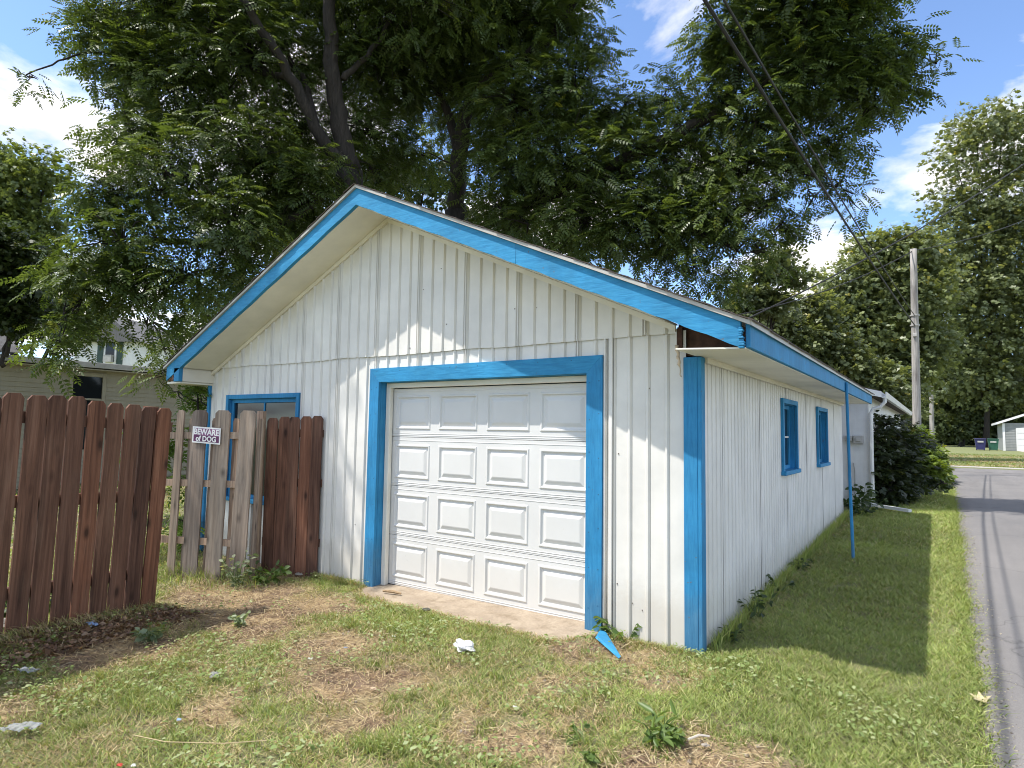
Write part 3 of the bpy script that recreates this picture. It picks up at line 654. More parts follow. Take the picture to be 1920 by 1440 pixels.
def sign_text(txt, size, v, bold):
    cu = bpy.data.curves.new('t', 'FONT'); cu.body = txt; cu.size = size; cu.align_x = 'CENTER'; cu.offset = bold; cu.extrude = 0; cu.resolution_u = 4
    to = bpy.data.objects.new('t', cu); COL.objects.link(to); bpy.context.view_layer.update()
    me = bpy.data.meshes.new_from_object(to.evaluated_get(bpy.context.evaluated_depsgraph_get()))
    bpy.data.objects.remove(to); xs_ = [v_.co.x for v_ in me.vertices]; wd = max(xs_)-min(xs_)
    s_ = MB(); s_.add([to_sign(v_.co.x, .0062, v+v_.co.y) for v_ in me.vertices], [tuple(p_.vertices) for p_ in me.polygons]); s_.build('lettering', SIGNW, SG)
sign_text('BEWARE', .086, .006, .0032); sign_text('of DOG', .080, -.065, .0028)

# ------------------------------------------------------------------ blue leaning pole by the eave
o = MB().tube([(.55, 4.01, .05), (.515, 4.16, 1.1), (.488, 4.29, 2.24)], [.019, .018, .018], 10).build('thin_pole', BLUEV, origin=(.55, 4.01, .05)); tagit(o, 'thin leaning blue metal pole standing in the grass against the eave', 'pole')

# ------------------------------------------------------------------ neighbouring white building behind the garage
NB = empty('white_outbuilding', (-2.5, 14, .2), 'low white block outbuilding with white gutter just behind the garage', 'building')
MB().box((-6, 9.3, .0), (.28, 20.5, 2.45)).build('wall', BLOCK, NB)
MB().prism([(-6.4, 9.02, 2.42), (.52, 9.02, 2.36), (.52, 9.02, 2.43), (-2.8, 9.02, 3.3), (-6.4, 9.02, 2.5)], (0, 11.8, 0)).build('roof', SHING, NB)
MB().prism([(-2.8, 8.985, 3.28), (.54, 8.985, 2.41), (.54, 8.985, 2.30), (-2.8, 8.985, 3.15)], (0, .03, 0)).build('fascia', GUTTER, NB)
gt = MB()
gt.prism([(.525, 9.1, 2.40), (.525, 9.1, 2.31), (.555, 9.1, 2.29), (.60, 9.1, 2.30), (.625, 9.1, 2.40), (.60, 9.1, 2.41), (.595, 9.1, 2.33), (.55, 9.1, 2.32), (.54, 9.1, 2.40)], (0, 11.6, 0)); gt.build('gutter', GUTTER, NB)
MB().tube([(.575, 9.22, 2.31), (.575, 9.22, 2.22), (.50, 9.22, 2.13), (.38, 9.22, 2.09), (.34, 9.22, 2.00), (.335, 9.22, 1.2), (.335, 9.22, .34), (.40, 9.18, .27)], .036, 8).build('downspout', GUTTER, NB)
MB().beam((.28, 9.1, .29), (.95, 8.7, .26), .09, .05).build('downspout_extension', GUTTER, NB)
for x, z, s_ in ((.115, 1.50, .085), (-.05, 1.52, .06)):
    mtx = MB().bev((x-s_, 9.19, z-s_*.9), (x+s_, 9.30, z+s_*.9), .008).bev((x-s_*.5, 9.165, z-s_*.4), (x+s_*.5, 9.19, z+s_*.4), .006).build('meter_box', METER, NB)
MB().tube([(-.06, 9.27, 1.46), (-.06, 9.27, .3)], .014, 6).tube([(.02, 9.26, 1.05), (.04, 9.25, .9), (.035, 9.25, .3)], .010, 6).build('conduit', METER, NB)
MB().bev((.27, 9.284, .05), (.30, 9.36, 2.34), .003).build('corner_board', GUTTER, NB)

# ------------------------------------------------------------------ houses at the left
def lap_wall(name, parent, mat, x, y0, y1, z0, z1, pitch, holes=()):
    """lap boards on a wall that faces +X; every board one piece"""
    n = int((z1-z0)/pitch); w0 = MB().box((x-.2, y0, z0), (x-.03, y1, z1)).build('wall', mat, parent)
    for i in range(n):
        za, zb = z0+pitch*i, z0+pitch*(i+1)+.01; segs = [(y0, y1)]
        for ha, hb, hz0, hz1 in holes:
            if zb > hz0 and za < hz1: segs = [(y0, ha), (hb, y1)]
        m_ = MB()
        for a, c in segs: m_.add([(x, a, za), (x, c, za), (x-.028, c, zb), (x-.028, a, zb), (x-.035, a, za), (x-.035, c, za)], [(0, 1, 2, 3), (4, 5, 1, 0)])
        m_.build('lap_board', mat, w0)
    return w0
HL = empty('cream_house', (-19, 3, 0), 'single-storey cream lap-sided house beyond the fence at left', 'house')
HX = -17.0; wz = (pd(150, 705, 16.4)[2], pd(200, 752, 16.9)[2]); wy = (2.33, 3.02)
lap_wall('wall', HL, CREAM, HX, -6, 6.4, -.2, 3.02, .115, [(wy[0]-.08, wy[1]+.08, .9, wz[0]+.1)])
MB().box((HX-8, -6, 0), (HX-.25, 6.4, 3.0)).build('wall_core', CREAM, HL)
WN = empty('window', (HX, 2.7, 1.5), None, None); WN.parent = HL; WN.location = np.array(WN['_w'])-wloc(HL)
for ya, yb, za, zb in ((wy[0]-.08, wy[0], .9, wz[0]+.1), (wy[1], wy[1]+.08, .9, wz[0]+.1), (wy[0], wy[1], wz[0], wz[0]+.1)): MB().bev((HX-.04, ya, za), (HX+.025, yb, zb), .004).build('frame', HWHITE if False else CREAM, WN)
MB().box((HX-.029, wy[0], .9), (HX-.012, wy[1], wz[0])).build('pane', GLASS, WN)
MB().box((HX-.0115, wy[0], wz[0]-.62), (HX+.015, wy[1], wz[0]-.57)).build('meeting_rail', CREAM, WN)
MB().prism([(HX+.42, -6.4, 3.02), (HX+.42, -6.4, 3.14), (HX-4.2, -6.4, 3.35), (HX-8.6, -6.4, 3.2), (HX-8.6, -6.4, 3.0)], (0, 13.3, 0)).build('roof', simple('pale_roof', (.20, .195, .195), .9, scale=8, var=.2), HL)
MB().bev((HX+.40, -6.4, 3.01), (HX+.47, 6.9, 3.15), .006).build('eave_fascia', METER, HL)
MB().box((HX-.02, -6, 2.96), (HX+.40, 6.4, 2.985)).build('soffit', CREAM, HL)
# taller shingled wing of that house
M2 = simple('grey_roof_shingle', (.15, .145, .145), .95, scale=9, var=.25)
WG = MB()
for i in range(16):
    za = 3.35+.15*i; xo = HX-1.0-.16*i; WG.add([(xo+.03, -5.5, za), (xo+.03, 1.55-.055*i, za), (xo-.13, 1.50-.055*i, za+.16), (xo-.13, -5.5, za+.16), (xo-.02, -5.5, za-.012), (xo-.02, 1.55-.055*i, za-.012)], [(0, 1, 2, 3), (4, 5, 1, 0)])
WG.build('upper_roof', M2, HL)
HF = empty('white_house', (-40, 13, 0), 'distant white house with green-shuttered upstairs window seen through leaves', 'house')
c0 = pd(207, 660, 38); ux = np.array((RT[0], RT[1], 0)); ux /= np.linalg.norm(ux); un = np.array((ux[1], -ux[0], 0))
def hw(u, d, z): q_ = c0+ux*u+un*d; return (q_[0], q_[1], z)
def hbox(u0, u1, d0, d1, z0, z1): return MB().add([hw(*p) for p in [(u0,d0,z0),(u1,d0,z0),(u1,d1,z0),(u0,d1,z0),(u0,d0,z1),(u1,d0,z1),(u1,d1,z1),(u0,d1,z1)]], [(0,3,2,1),(4,5,6,7),(0,1,5,4),(1,2,6,5),(2,3,7,6),(3,0,4,7)])
hbox(-2.2, 1.6, -6, 0, 0, 6.6).build('wall', HWHITE, HF)
zc = c0[2]
wn = hbox(-.38, .38, .0, .04, zc-.75, zc+.75).build('window', HWHITE, HF); hbox(-.27, .27, .041, .05, zc-.62, zc+.62).build('pane', GLASS, wn); hbox(-.24, .24, .05, .3, zc-.62, zc-.2).build('air_conditioner', METER, wn)
for s_ in (-1, 1): hbox(min(s_*.42, s_*.76), max(s_*.42, s_*.76), .0, .05, zc-.78, zc+.75).build('shutter', SHUT, HF)
MB().add([hw(-2.6, .4, 6.5), hw(-.3, .4, 8.3), hw(2.0, .4, 6.5), hw(-2.6, -6.4, 6.5), hw(-.3, -6.4, 8.3), hw(2.0, -6.4, 6.5)], [(0, 2, 1), (0, 1, 4, 3), (1, 2, 5, 4)]).build('roof', M2, HF)

# ------------------------------------------------------------------ far garage and bins at the right
FG = empty('far_garage', (8, 72, .4), 'small grey sided garage with white door at far right edge', 'garage')
gx0, gy0, gz0 = 5.95, 69.0, .35
MB().box((gx0, gy0, gz0), (gx0+7, gy0+7, 3.0)).build('wall', GREYSID, FG)
for i in range(18): MB().add([(gx0-.01, gy0-.03, gz0+.145*i), (gx0+7, gy0-.03, gz0+.145*i), (gx0+7, gy0-.005, gz0+.145*(i+1)), (gx0-.01, gy0-.005, gz0+.145*(i+1))], [(0, 1, 2, 3)]).build('lap_board', GREYSID, FG)
MB().prism([(gx0-.45, gy0-.35, 2.85), (gx0-.45, gy0-.35, 3.05), (gx0+3.5, gy0-.35, 4.6), (gx0+7.4, gy0-.35, 3.05), (gx0+7.4, gy0-.35, 2.85), (gx0+3.5, gy0-.35, 4.4)], (0, 7.8, 0)).build('roof', GUTTER, FG)
MB().box((gx0-.02, gy0-.05, gz0), (gx0+.16, gy0-.002, 2.95)).build('corner_board', GUTTER, FG)
fd = MB().box((gx0+.95, gy0-.06, gz0), (gx0+3.6, gy0-.04, 2.55)).build('garage_door', DOORW, FG)
for i in range(4):
    for j in range(4): MB().bev((gx0+1.03+.64*i, gy0-.075, gz0+.1+.54*j), (gx0+1.55+.64*i, gy0-.06, gz0+.48+.54*j), .01).build('door_panel', DOORW, fd)
for x, y, mt_, mw, lab in ((5.15, 67.9, BING, .40, 'dark green wheeled bin beside the far grey garage'), (4.2, 67.6, BINB, .42, 'dark blue wheeled bin on the lawn left of the green bin')):
    z = float(height(x, y)); bn = empty('wheeled_bin', (x, y, z), lab, 'bin', 'bins by the far garage')
    MB().add([(x-mw*.75, y-mw*.7, z+.06), (x+mw*.75, y-mw*.7, z+.06), (x+mw*.75, y+mw*.7, z+.06), (x-mw*.75, y+mw*.7, z+.06), (x-mw, y-mw, z+1.0), (x+mw, y-mw, z+1.0), (x+mw, y+mw, z+1.0), (x-mw, y+mw, z+1.0)],
             [(0,3,2,1),(4,5,6,7),(0,1,5,4),(1,2,6,5),(2,3,7,6),(3,0,4,7)]).build('body', mt_, bn)
    MB().bev((x-mw*1.06, y-mw*1.1, z+1.0), (x+mw*1.06, y+mw*1.05, z+1.08), .03).build('lid', mt_, bn)
    for s_ in (-1, 1): MB().tube([(x+s_*mw*.7-.03, y+mw*.7, z+.12), (x+s_*mw*.7+.03, y+mw*.7, z+.12)], .12, 10).build('wheel', BLACK, bn)
    MB().box((x-.22, y-mw*1.02, z+.72), (x+.22, y-mw*.96, z+.86)).build('label_plate', METER, bn)
sheet('driveway', [6.4, 7.5, 8.6, 9.6], np.linspace(29.4, 69.0, 14), CONC_L, .02)

# ------------------------------------------------------------------ utility poles and wires
def upole(base, top, r0, r1, label):
    U = empty('utility_pole', base, label, 'utility pole', 'wooden utility poles along the alley')
    n = 10; b_, t_ = np.array(base), np.array(top)
    MB().tube([b_+(t_-b_)*i/n for i in range(n+1)], [r0+(r1-r0)*i/n for i in range(n+1)], 14).build('pole', POLEW, U, smooth_=True)
    return U
PB = np.array((.70, 21.3, .15)); PT = np.array((.78, 21.2, 8.15))
U1 = upole(PB, PT, .14, .105, 'tall bare grey wooden utility pole rising behind the dark shrub')
at = lambda z: PB+(PT-PB)*(z-PB[2])/(PT[2]-PB[2])
for z in (5.8, 5.45): MB().tube([at(z-.02), at(z+.02)], .15, 14).build('band', METER, U1)
MB().bev(at(5.1)-np.array((.06, .19, .06)), at(5.1)+np.array((.06, -.1, .06)), .01).build('insulator', METER, U1)
U2 = upole((.76, 49.4, .3), (.82, 49.2, 6.6), .15, .12, 'thinner, shorter-looking utility pole farther down the alley')
def wirecurve(a, b_, sag, r, label, twist=0):
    a, b_ = np.array(a, float), np.array(b_, float); n = 40
    pts = [a+(b_-a)*i/n-np.array((0, 0, 4*sag*(i/n)*(1-i/n))) for i in range(n+1)]
    o = MB().tube(pts, r, 6); ob = o.build('overhead_wire', WIRE, origin=a); return tagit(ob, label, 'wire', 'overhead wires')
e1 = pd(1345, 0, 6.0); k1 = at(5.45); e2 = pd(1380, 0, 6.0); k2 = at(5.8)
ext = lambda k, e, s: tuple(k+(e-k)*s)
wirecurve(k1, np.array(ext(k1, e1, 2.1))+np.array((0, 0, .45)), .42, .018, 'thick black overhead cable, the lower left of the steep pair to the pole')
wirecurve(k2, np.array(ext(k2, e2, 2.1))+np.array((0, 0, .5)), .45, .012, 'thinner black overhead wire, upper right of the steep pair to the pole')
wa = pd(1395, 610, 19); wirecurve(pd(1310, 640, 16), pd(2080, 190, 26), .55, .020, 'black overhead wire rising right across the clouds above the utility pole')
wirecurve(pd(1385, 590, 18), at(8.1), .25, .016, 'black overhead wire from behind the garage roof up to the pole top')
wirecurve(at(8.1), pd(2050, 345, 30), .45, .016, 'black overhead wire running right from the pole top past the big tree')

# ------------------------------------------------------------------ foliage
def basis(d, up_):
    d = d/np.linalg.norm(d, axis=1, keepdims=True); s = np.cross(up_, d); s /= (np.linalg.norm(s, axis=1, keepdims=True)+1e-9); n = np.cross(d, s); return d, s, n
def scatter(T, Q, pos, d, up_, scale):
    """copies of a leaf template T (k,3: along, across, normal) with quads Q at many places"""
    d, s, n = basis(d, up_); k = len(T)
    V = pos[:, None, :]+scale[:, None, None]*(T[None, :, 0:1]*d[:, None]+T[None, :, 1:2]*s[:, None]+T[None, :, 2:3]*n[:, None])
    F = (Q[None]+(np.arange(len(pos))*k)[:, None, None]).reshape(-1, 4)
    return V.reshape(-1, 3), F
def pinnate(pairs=5, ll=.30, lw=.125, droop=.20):
    T = []; Q = []
    for i in range(pairs):
        x = .22+.66*i/(pairs-1); zc_ = -droop*x*x; size = ll*(1-.35*abs(i/(pairs-1)-.45))
        for s in (-1, 1):
            k = len(T); ax, ay = .42, .91*s; wx, wy = .91*lw*.5, -.42*s*lw*.5
            T += [(x, 0, zc_), (x+ax*size*.45+wx, ay*size*.45+wy, zc_+.01), (x+ax*size, ay*size, zc_-.25*size), (x+ax*size*.45-wx, ay*size*.45-wy, zc_+.01)]; Q.append((k, k+1, k+2, k+3))
    k = len(T); T += [(.9, 0, -droop*.8), (1.04, lw*.55, -droop*1.05), (1.2, 0, -droop*1.35), (1.04, -lw*.55, -droop*1.05)]; Q.append((k, k+1, k+2, k+3))
    k = len(T); T += [(0, -.006, 0), (0, .006, 0), (.95, .004, -droop*.9), (.95, -.004, -droop*.9)]; Q.append((k, k+1, k+2, k+3))
    return np.array(T), np.array(Q)
def spray(n=6, size=.5, seed=1):
    r = np.random.default_rng(seed); T = []; Q = []
    for i in range(n):
        a = r.uniform(-1.1, 1.1); x0 = r.uniform(0, .6); y0 = r.uniform(-.25, .25); z0 = r.uniform(-.15, .15); L_ = size*r.uniform(.7, 1.2); w_ = L_*.38; k = len(T); tz = r.uniform(-.35, .15)
        dx, dy = math.cos(a), math.sin(a)
        T += [(x0, y0, z0), (x0+dx*L_*.5-dy*w_, y0+dy*L_*.5+dx*w_, z0+tz*.3*L_+.04), (x0+dx*L_, y0+dy*L_, z0+tz*L_), (x0+dx*L_*.5+dy*w_, y0+dy*L_*.5-dx*w_, z0+tz*.3*L_+.04)]; Q.append((k, k+1, k+2, k+3))
    return np.array(T), np.array(Q)
PIN = pinnate(); SPR = spray()
def unit(n, r=rng):
    v = r.normal(size=(n, 3)); return v/np.linalg.norm(v, axis=1, keepdims=True)
def in_blobs(blobs, n, r, shell=.45):
    """points in ellipsoids given as (centre, radius, squash), denser towards the skin"""
    vol = np.array([b_[1]**2.2*b_[2]*(b_[3] if len(b_) > 3 else 1) for b_ in blobs]); ks = r.choice(len(blobs), n, p=vol/vol.sum())
    u = unit(n, r); rad = r.random(n)**shell
    c = np.array([blobs[k][0] for k in ks]); R_ = np.array([blobs[k][1] for k in ks]); sq = np.array([blobs[k][2] for k in ks])
    rad = rad*(1+.35*(r.random(n)-.5))
    return c+u*(rad*R_)[:, None]*np.stack([np.ones(n), np.ones(n), sq], 1), u, ks
def limbpath(pts, n=5):
    """a smooth, slightly crooked path through given points"""
    P = [np.array(p, float) for p in pts]; out_ = []
    for i in range(len(P)-1):
        p0, p1, p2, p3 = P[max(i-1, 0)], P[i], P[i+1], P[min(i+2, len(P)-1)]
        for j in range(n):
            t_ = j/n; out_.append(.5*((2*p1)+(-p0+p2)*t_+(2*p0-5*p1+4*p2-p3)*t_*t_+(-p0+3*p1-3*p2+p3)*t_**3)+rng.normal(size=3)*.02)
    out_.append(P[-1]); return out_
def tree(name, label, cat, base, limbs, blobs, nclus, per, lscale, tmpl, colA, colB, spread=.45, droop=.3, group=None, twig=.012, seed=1, br=.55, upb=1.0, connect=True, outw=.45):
    r = np.random.default_rng(seed); TR = empty(name, base, label, cat, group)
    tm = MB(); samples = []
    for pts, ra, rb in limbs:
        path = limbpath(pts); n = len(path); rad = [ra+(rb-ra)*(i/(n-1))**.8 for i in range(n)]
        if np.linalg.norm(np.array(pts[0])[:2]-np.array(base)[:2]) < .05: rad[0] *= 1.35; rad[1] *= 1.12
        tm.tube(path, rad, 10 if ra > .1 else 7); samples += path[2:]
    S = np.array(samples)
    C, u, ks = in_blobs(blobs, nclus, r)
    # thin branches: from the nearest limb to the blob, then twigs
    if connect:
        for bi, b_ in enumerate(blobs):
            c = np.array(b_[0]); dd = np.linalg.norm(S-c, axis=1)+.6*np.maximum(0, S[:, 2]-c[2]); j = int(np.argmin(dd)); a = S[j]
            mid = (a+c)/2+np.array((0, 0, .12*np.linalg.norm(c-a)))+r.normal(size=3)*.1
            L_ = np.linalg.norm(c-a); tm.tube(limbpath([a, mid, c], 4), [max(.010, .035*min(1.1, L_)*(1-.75*i/8)*br) for i in range(9)], 6)
            me_ = np.where(ks == bi)[0]
            for q_ in me_[:max(6, len(me_)//3)]:
                e = C[q_]; f = r.uniform(.35, 1.); s0 = c if f > .8 else (mid+(c-mid)*f)
                m1 = (s0+e)/2+np.array((0, 0, .08))+r.normal(size=3)*.06; tm.tube([s0, m1, e], [twig*1.6, twig, twig*.5], 4, False)
    tm.build('trunk', BARK, TR, smooth_=True)
    N_ = nclus*per
    cp = np.repeat(C, per, 0); uu = np.repeat(u, per, 0); ck = np.repeat(np.arange(nclus), per)
    off = unit(N_, r)*spread*r.random((N_, 1))**.5*np.array((1, 1, .6)); pos = cp+off
    d = uu*.55+unit(N_, r)*np.array((1, 1, .45))*.9; d[:, 2] = d[:, 2]*.6-droop
    up_ = np.array((0, 0, upb))+uu*outw+unit(N_, r)*.55
    sc_ = lscale*(.55+.8*r.random(N_))
    V, F = scatter(tmpl[0], tmpl[1], pos, d, up_, sc_)
    tone = np.clip(r.random(N_)*.7+.3*r.random(nclus)[ck], 0, 1)[:, None]; cc = np.array(colA)*(1-tone)+np.array(colB)*tone
    yel = (r.random(N_) < .015)[:, None]; cc = np.where(yel, cc*np.array((2.0, 1.55, .9)), cc)
    cr_ = fastmesh('crown', V, F, LEAF, TR, np.repeat(cc, len(tmpl[0]), 0))
    return TR
def B(px, py, rpx, D, sq=.8, wgt=1.): return (pd(px, py, D), rpx*D/FPX, sq, wgt)
G1, G2 = (.038, .066, .015), (.125, .180, .045)
# left walnut: trunk left of the garage, forked
tb = (-8.68, 4.19, -.05); fork = pd(655, 320, 12.9)
limbsA = [([tb, (-8.72, 4.2, 1.5), (-8.7, 4.2, 3.4), fork], .34, .28),
          ([fork, pd(632, 210, 12.8), pd(620, 90, 12.7), pd(612, -40, 12.6), pd(600, -260, 12.4), pd(560, -520, 12)], .22, .06),
          ([fork, pd(600, 255, 12.6), pd(545, 140, 12.3), pd(480, 40, 12), pd(400, -80, 11.5), pd(300, -200, 11)], .15, .04),
          ([pd(590, 240, 12.6), pd(575, 160, 12.9), pd(520, 80, 13.2)], .10, .04),
          ([pd(545, 140, 12.3), pd(480, 130, 13), pd(400, 60, 13.3), pd(300, 20, 13.4)], .08, .03),
          ([pd(300, 20, 13.4), pd(190, 85, 12.6), pd(110, 115, 12), pd(50, 140, 11.5)], .03, .012),
          ([pd(640, 150, 12.7), pd(700, 90, 12.9), pd(740, 20, 13.1), pd(760, -80, 13.3)], .07, .03),
          ([fork, pd(560, 400, 12.4), pd(430, 460, 12), pd(300, 450, 11.6), pd(200, 470, 11.4)], .10, .04),
          ([pd(400, -80, 11.5), (-8.6, -1.2, 9.6), (-8.5, -3.2, 10.1)], .08, .03)]
blobsA = [B(190,60,80,12.6,.8,.8), B(300,20,130,13,.8,.9), B(420,-60,150,13.5,.8,.9), B(470,110,150,13.2), B(600,-60,170,14), B(700,110,130,14.2), B(780,-20,150,13), B(330,170,110,12.6), B(250,250,70,12), B(320,330,100,11.4), B(460,290,120,12.2), B(560,260,90,14),
          B(700,260,80,14), B(710,330,55,14.2), B(560,370,90,12.4), B(430,420,100,11.3), B(200,360,75,11), B(230,460,90,10.6), B(330,530,90,10.9), B(205,545,68,10.5), B(130,510,60,10.4), B(460,500,60,11.4), B(380,590,50,12.8), B(275,610,38,10.8),
          B(140,620,48,10.4), B(105,665,26,10.2,1.3), B(55,145,20,11.5,1.1), B(300,700,24,12.4,1.2), B(310,655,35,12.6), B(500,400,70,13.2), B(600,460,55,13.4), B(240,130,70,12.6), B(620,310,45,12.2), B(560,330,40,11.9),
          (np.array((-8.3, -3.15, 10.1)), 1.5, .8, .5), (np.array((-7.5, -2.5, 8.6)), .7, .8, .8), (np.array((-9.4,-2.9,8.9)), 1.1,.8,.8)]
tree('walnut_tree', 'large walnut tree with forked trunk rising left of the garage ridge', 'tree', tb, limbsA, blobsA, 3500, 7, .305, PIN, G1, G2, spread=.42, droop=.32, group='walnut trees over the garage', seed=11)
# right walnut
tb2 = (-7.94, 7.13, .0); fk2 = pd(855, 395, 14.8)
limbsB = [([tb2, (-7.95, 7.15, 2.), fk2], .33, .27),
          ([fk2, pd(862, 290, 14.6), pd(880, 200, 14.4), pd(940, 130, 14.2), pd(1010, 90, 14), pd(1070, 20, 13.8), pd(1090, -80, 13.6)], .22, .05),
          ([pd(862, 290, 14.6), pd(835, 200, 14.8), pd(790, 130, 15), pd(740, 80, 15.2)], .13, .05),
          ([(-7.9, 7.2, 3.), pd(960, 420, 14.2), pd(1020, 370, 13.8), pd(1120, 320, 13.4), pd(1230, 270, 13), pd(1340, 215, 12.7), pd(1440, 150, 12.4), pd(1540, 110, 12.2), pd(1680, 100, 12)], .22, .04),
          ([pd(1120, 320, 13.4), pd(1180, 380, 13), pd(1280, 420, 12.6), pd(1380, 470, 12.2)], .09, .03),
          ([pd(1230, 270, 13), pd(1300, 270, 12.9), pd(1400, 300, 12.5), pd(1530, 330, 12.2)], .09, .03),
          ([pd(1340, 215, 12.7), pd(1390, 120, 12.6), pd(1430, 20, 12.5), pd(1460, -120, 12.4)], .09, .03)]
blobsB = [B(850,60,130,15.2), B(940,30,130,14.2), B(1040,50,80,14), B(1000,-80,140,13.8), B(880,190,110,15.9), B(980,200,120,14), B(1080,170,85,13.8), B(1150,220,80,13.6), B(960,310,100,13.8), B(1060,310,110,13.6), B(1170,330,110,13.2), B(1250,300,70,13), B(940,390,50,13.6),
          B(990,420,60,13.4), B(1090,420,80,13), B(1190,440,85,12.8), B(1290,430,85,12.6), B(1370,400,80,12.4), B(1290,510,50,12.4), B(1360,520,50,12.2), B(1420,470,45,12.1), B(1250,400,70,13), B(1320,320,80,12.8), B(1400,320,80,12.5), B(1420,230,90,12.5), B(1340,190,55,12.7), B(1340,70,50,12.6),
          B(1400,60,90,12.5), B(1490,150,100,12.3), B(1500,40,110,12.3), B(1590,40,90,12.1), B(1590,150,90,12.1), B(1660,110,70,12), B(1720,110,40,11.9), B(1755,120,24,11.8), B(1640,200,60,12), B(1680,165,35,11.9), B(1560,270,62,12.2), B(1490,290,70,12.3), B(1570,350,30,12.1), B(1600,380,20,12,1.4), B(1520,380,34,12.2), B(1480,430,24,12.1,1.5), B(1610,-60,110,12), B(1450,-90,130,12.2), B(1300,-120,60,12.4), B(760,180,70,14.8), B(780,300,50,14.8), B(1440,390,55,12.2), B(1100,90,50,13.9), B(1240,190,60,13.4), B(1290,240,60,13), B(1340,130,50,12.7)]
tree('walnut_tree', 'wide walnut tree spreading right over the garage roof towards the wires', 'tree', tb2, limbsB, blobsB, 3800, 7, .305, PIN, G1, G2, spread=.42, droop=.34, group='walnut trees over the garage', seed=12)
# a second stem's young shoots, sapling by the left corner
sp = pd(372, 740, 8.6); tree('walnut_sapling', 'bright green sapling peeping over the gate by the left eave', 'tree', (sp[0], sp[1], 0), [([(sp[0], sp[1], 0), (sp[0]+.03, sp[1], 1.0), tuple(sp)], .03, .012)], [B(372,735,24,8.6), B(355,760,18,8.6), B(390,745,15,8.7), B(345,900,28,8.2), B(345,985,30,8.1), B(300,820,40,8.8)], 40, 5, .26, PIN, (.05, .10, .016), (.13, .22, .03), spread=.18, droop=.2, seed=13, br=.25, twig=.005)
# other trees
def bgtree(name, label, px, D, bl, n, per, ls, ca, cb, seed, spread=.9, r0=.3, trunk_px=None, gz=0.3, tm=SPR, droop=.1, extra=()):
    base = pd(px, 800, D); base = (base[0], base[1], gz)
    cs = sorted(bl, key=lambda q_: q_[1]); top = cs[0]
    limbs = [([base, tuple(np.array(base)+(pd((px+top[0])/2, (800+top[1])/2, D)-np.array(base))*.5), pd((px*.5+top[0]*.5), (790+top[1])/2-20, D), pd(top[0], top[1], D)], r0, r0*.2)]
    for q_ in cs[1:]: limbs.append(([pd(px*.7+q_[0]*.3, 800-(800-q_[1])*.55, D), pd(px*.35+q_[0]*.65, 800-(800-q_[1])*.85, D), pd(q_[0], q_[1], D)], r0*.35, r0*.1))
    limbs += list(extra)
    return tree(name, label, 'tree', base, limbs, [B(q_[0], q_[1], q_[2], q_[3] if len(q_) > 3 else D, .85) for q_ in bl], n, per, ls, tm, ca, cb, spread=spread, droop=droop, group='trees in the background', seed=seed, twig=.03, br=1.2, connect=False, upb=.55, outw=.9)
H1, H2 = (.105, .135, .060), (.255, .295, .145)  # far foliage colours raised and greyed to stand in for distance haze
bgtree('maple_tree', 'tallest maple tree at the far right edge, rising above the pole', 1846, 74, [(1830,250,55),(1880,225,45),(1790,300,40),(1900,300,60),(1800,380,60),(1870,400,80),(1790,460,70),(1880,500,90),(1800,560,85),(1890,610,90),(1780,640,60),(1960,420,90),(1960,560,100),(1750,560,50),(1830,700,70),(1900,730,60)], 3800, 5, .78, H1, H2, 21, spread=1.4, r0=.33)
bgtree('maple_tree', 'rounded pale-topped maple tree directly behind the utility pole', 1700, 36, [(1650,480,55),(1700,470,50),(1600,540,60),(1690,560,75),(1620,620,70),(1720,640,60),(1560,620,45),(1680,700,70),(1610,710,55),(1740,520,45)], 3000, 5, .44, (.11,.145,.06), (.27,.315,.15), 22, spread=.75)
bgtree('shade_tree', 'dark shade tree with bent trunk above the far lawn', 1800, 82, [(1850,660,60),(1800,690,50),(1900,720,60),(1780,730,50),(1840,750,40),(1760,760,40),(1950,700,60)], 1800, 5, .85, (.065,.09,.038), (.18,.22,.10), 23, spread=1., r0=.32)
bgtree('leafy_tree', 'mid-green tree just above the rear of the garage roof', 1500, 27, [(1540,640,45),(1490,640,50),(1440,600,45),(1580,680,50),(1630,720,50),(1530,580,35),(1660,760,45)], 1700, 5, .33, (.09,.12,.05), (.23,.27,.125), 24, spread=.55, r0=.18)
bgtree('pale_tree', 'thin pale-leaved tree with bare twigs above the garage roof', 1420, 23, [(1430,510,30),(1470,480,24),(1400,560,40),(1450,570,34),(1380,600,30),(1490,520,22)], 340, 5, .33, (.09,.12,.05), (.19,.23,.11), 25, spread=.35, r0=.10)
bgtree('lawn_tree', 'dense dark evergreen tree behind the bins', 1790, 92, [(1790,815,30),(1830,815,28),(1870,815,28),(1910,810,30),(1750,815,30),(1760,780,40),(1800,790,40),(1850,790,40),(1900,770,45),(1720,760,50),(1950,760,50),(1680,740,50)], 1900, 5, .9, (.045,.065,.024), (.12,.155,.06), 26, spread=1.2, r0=.4)
bgtree('garden_tree', 'sunlit light green tree behind the cream house at far left', 40, 22, [(40,350,60),(90,330,45),(10,420,70),(80,430,55),(60,500,60),(0,300,50),(-60,380,80),(140,600,60),(90,570,60)], 1250, 6, .27, (.09,.13,.035), (.22,.28,.10), 27, spread=.5, r0=.2)
bgtree('garden_tree', 'dark overhanging tree at the left edge above the shingled roof', 0, 14, [(20,600,45),(-20,560,60),(40,560,40),(-40,480,80),(20,480,50)], 900, 6, .2, (.02,.036,.01), (.06,.09,.024), 28, spread=.35, r0=.15)
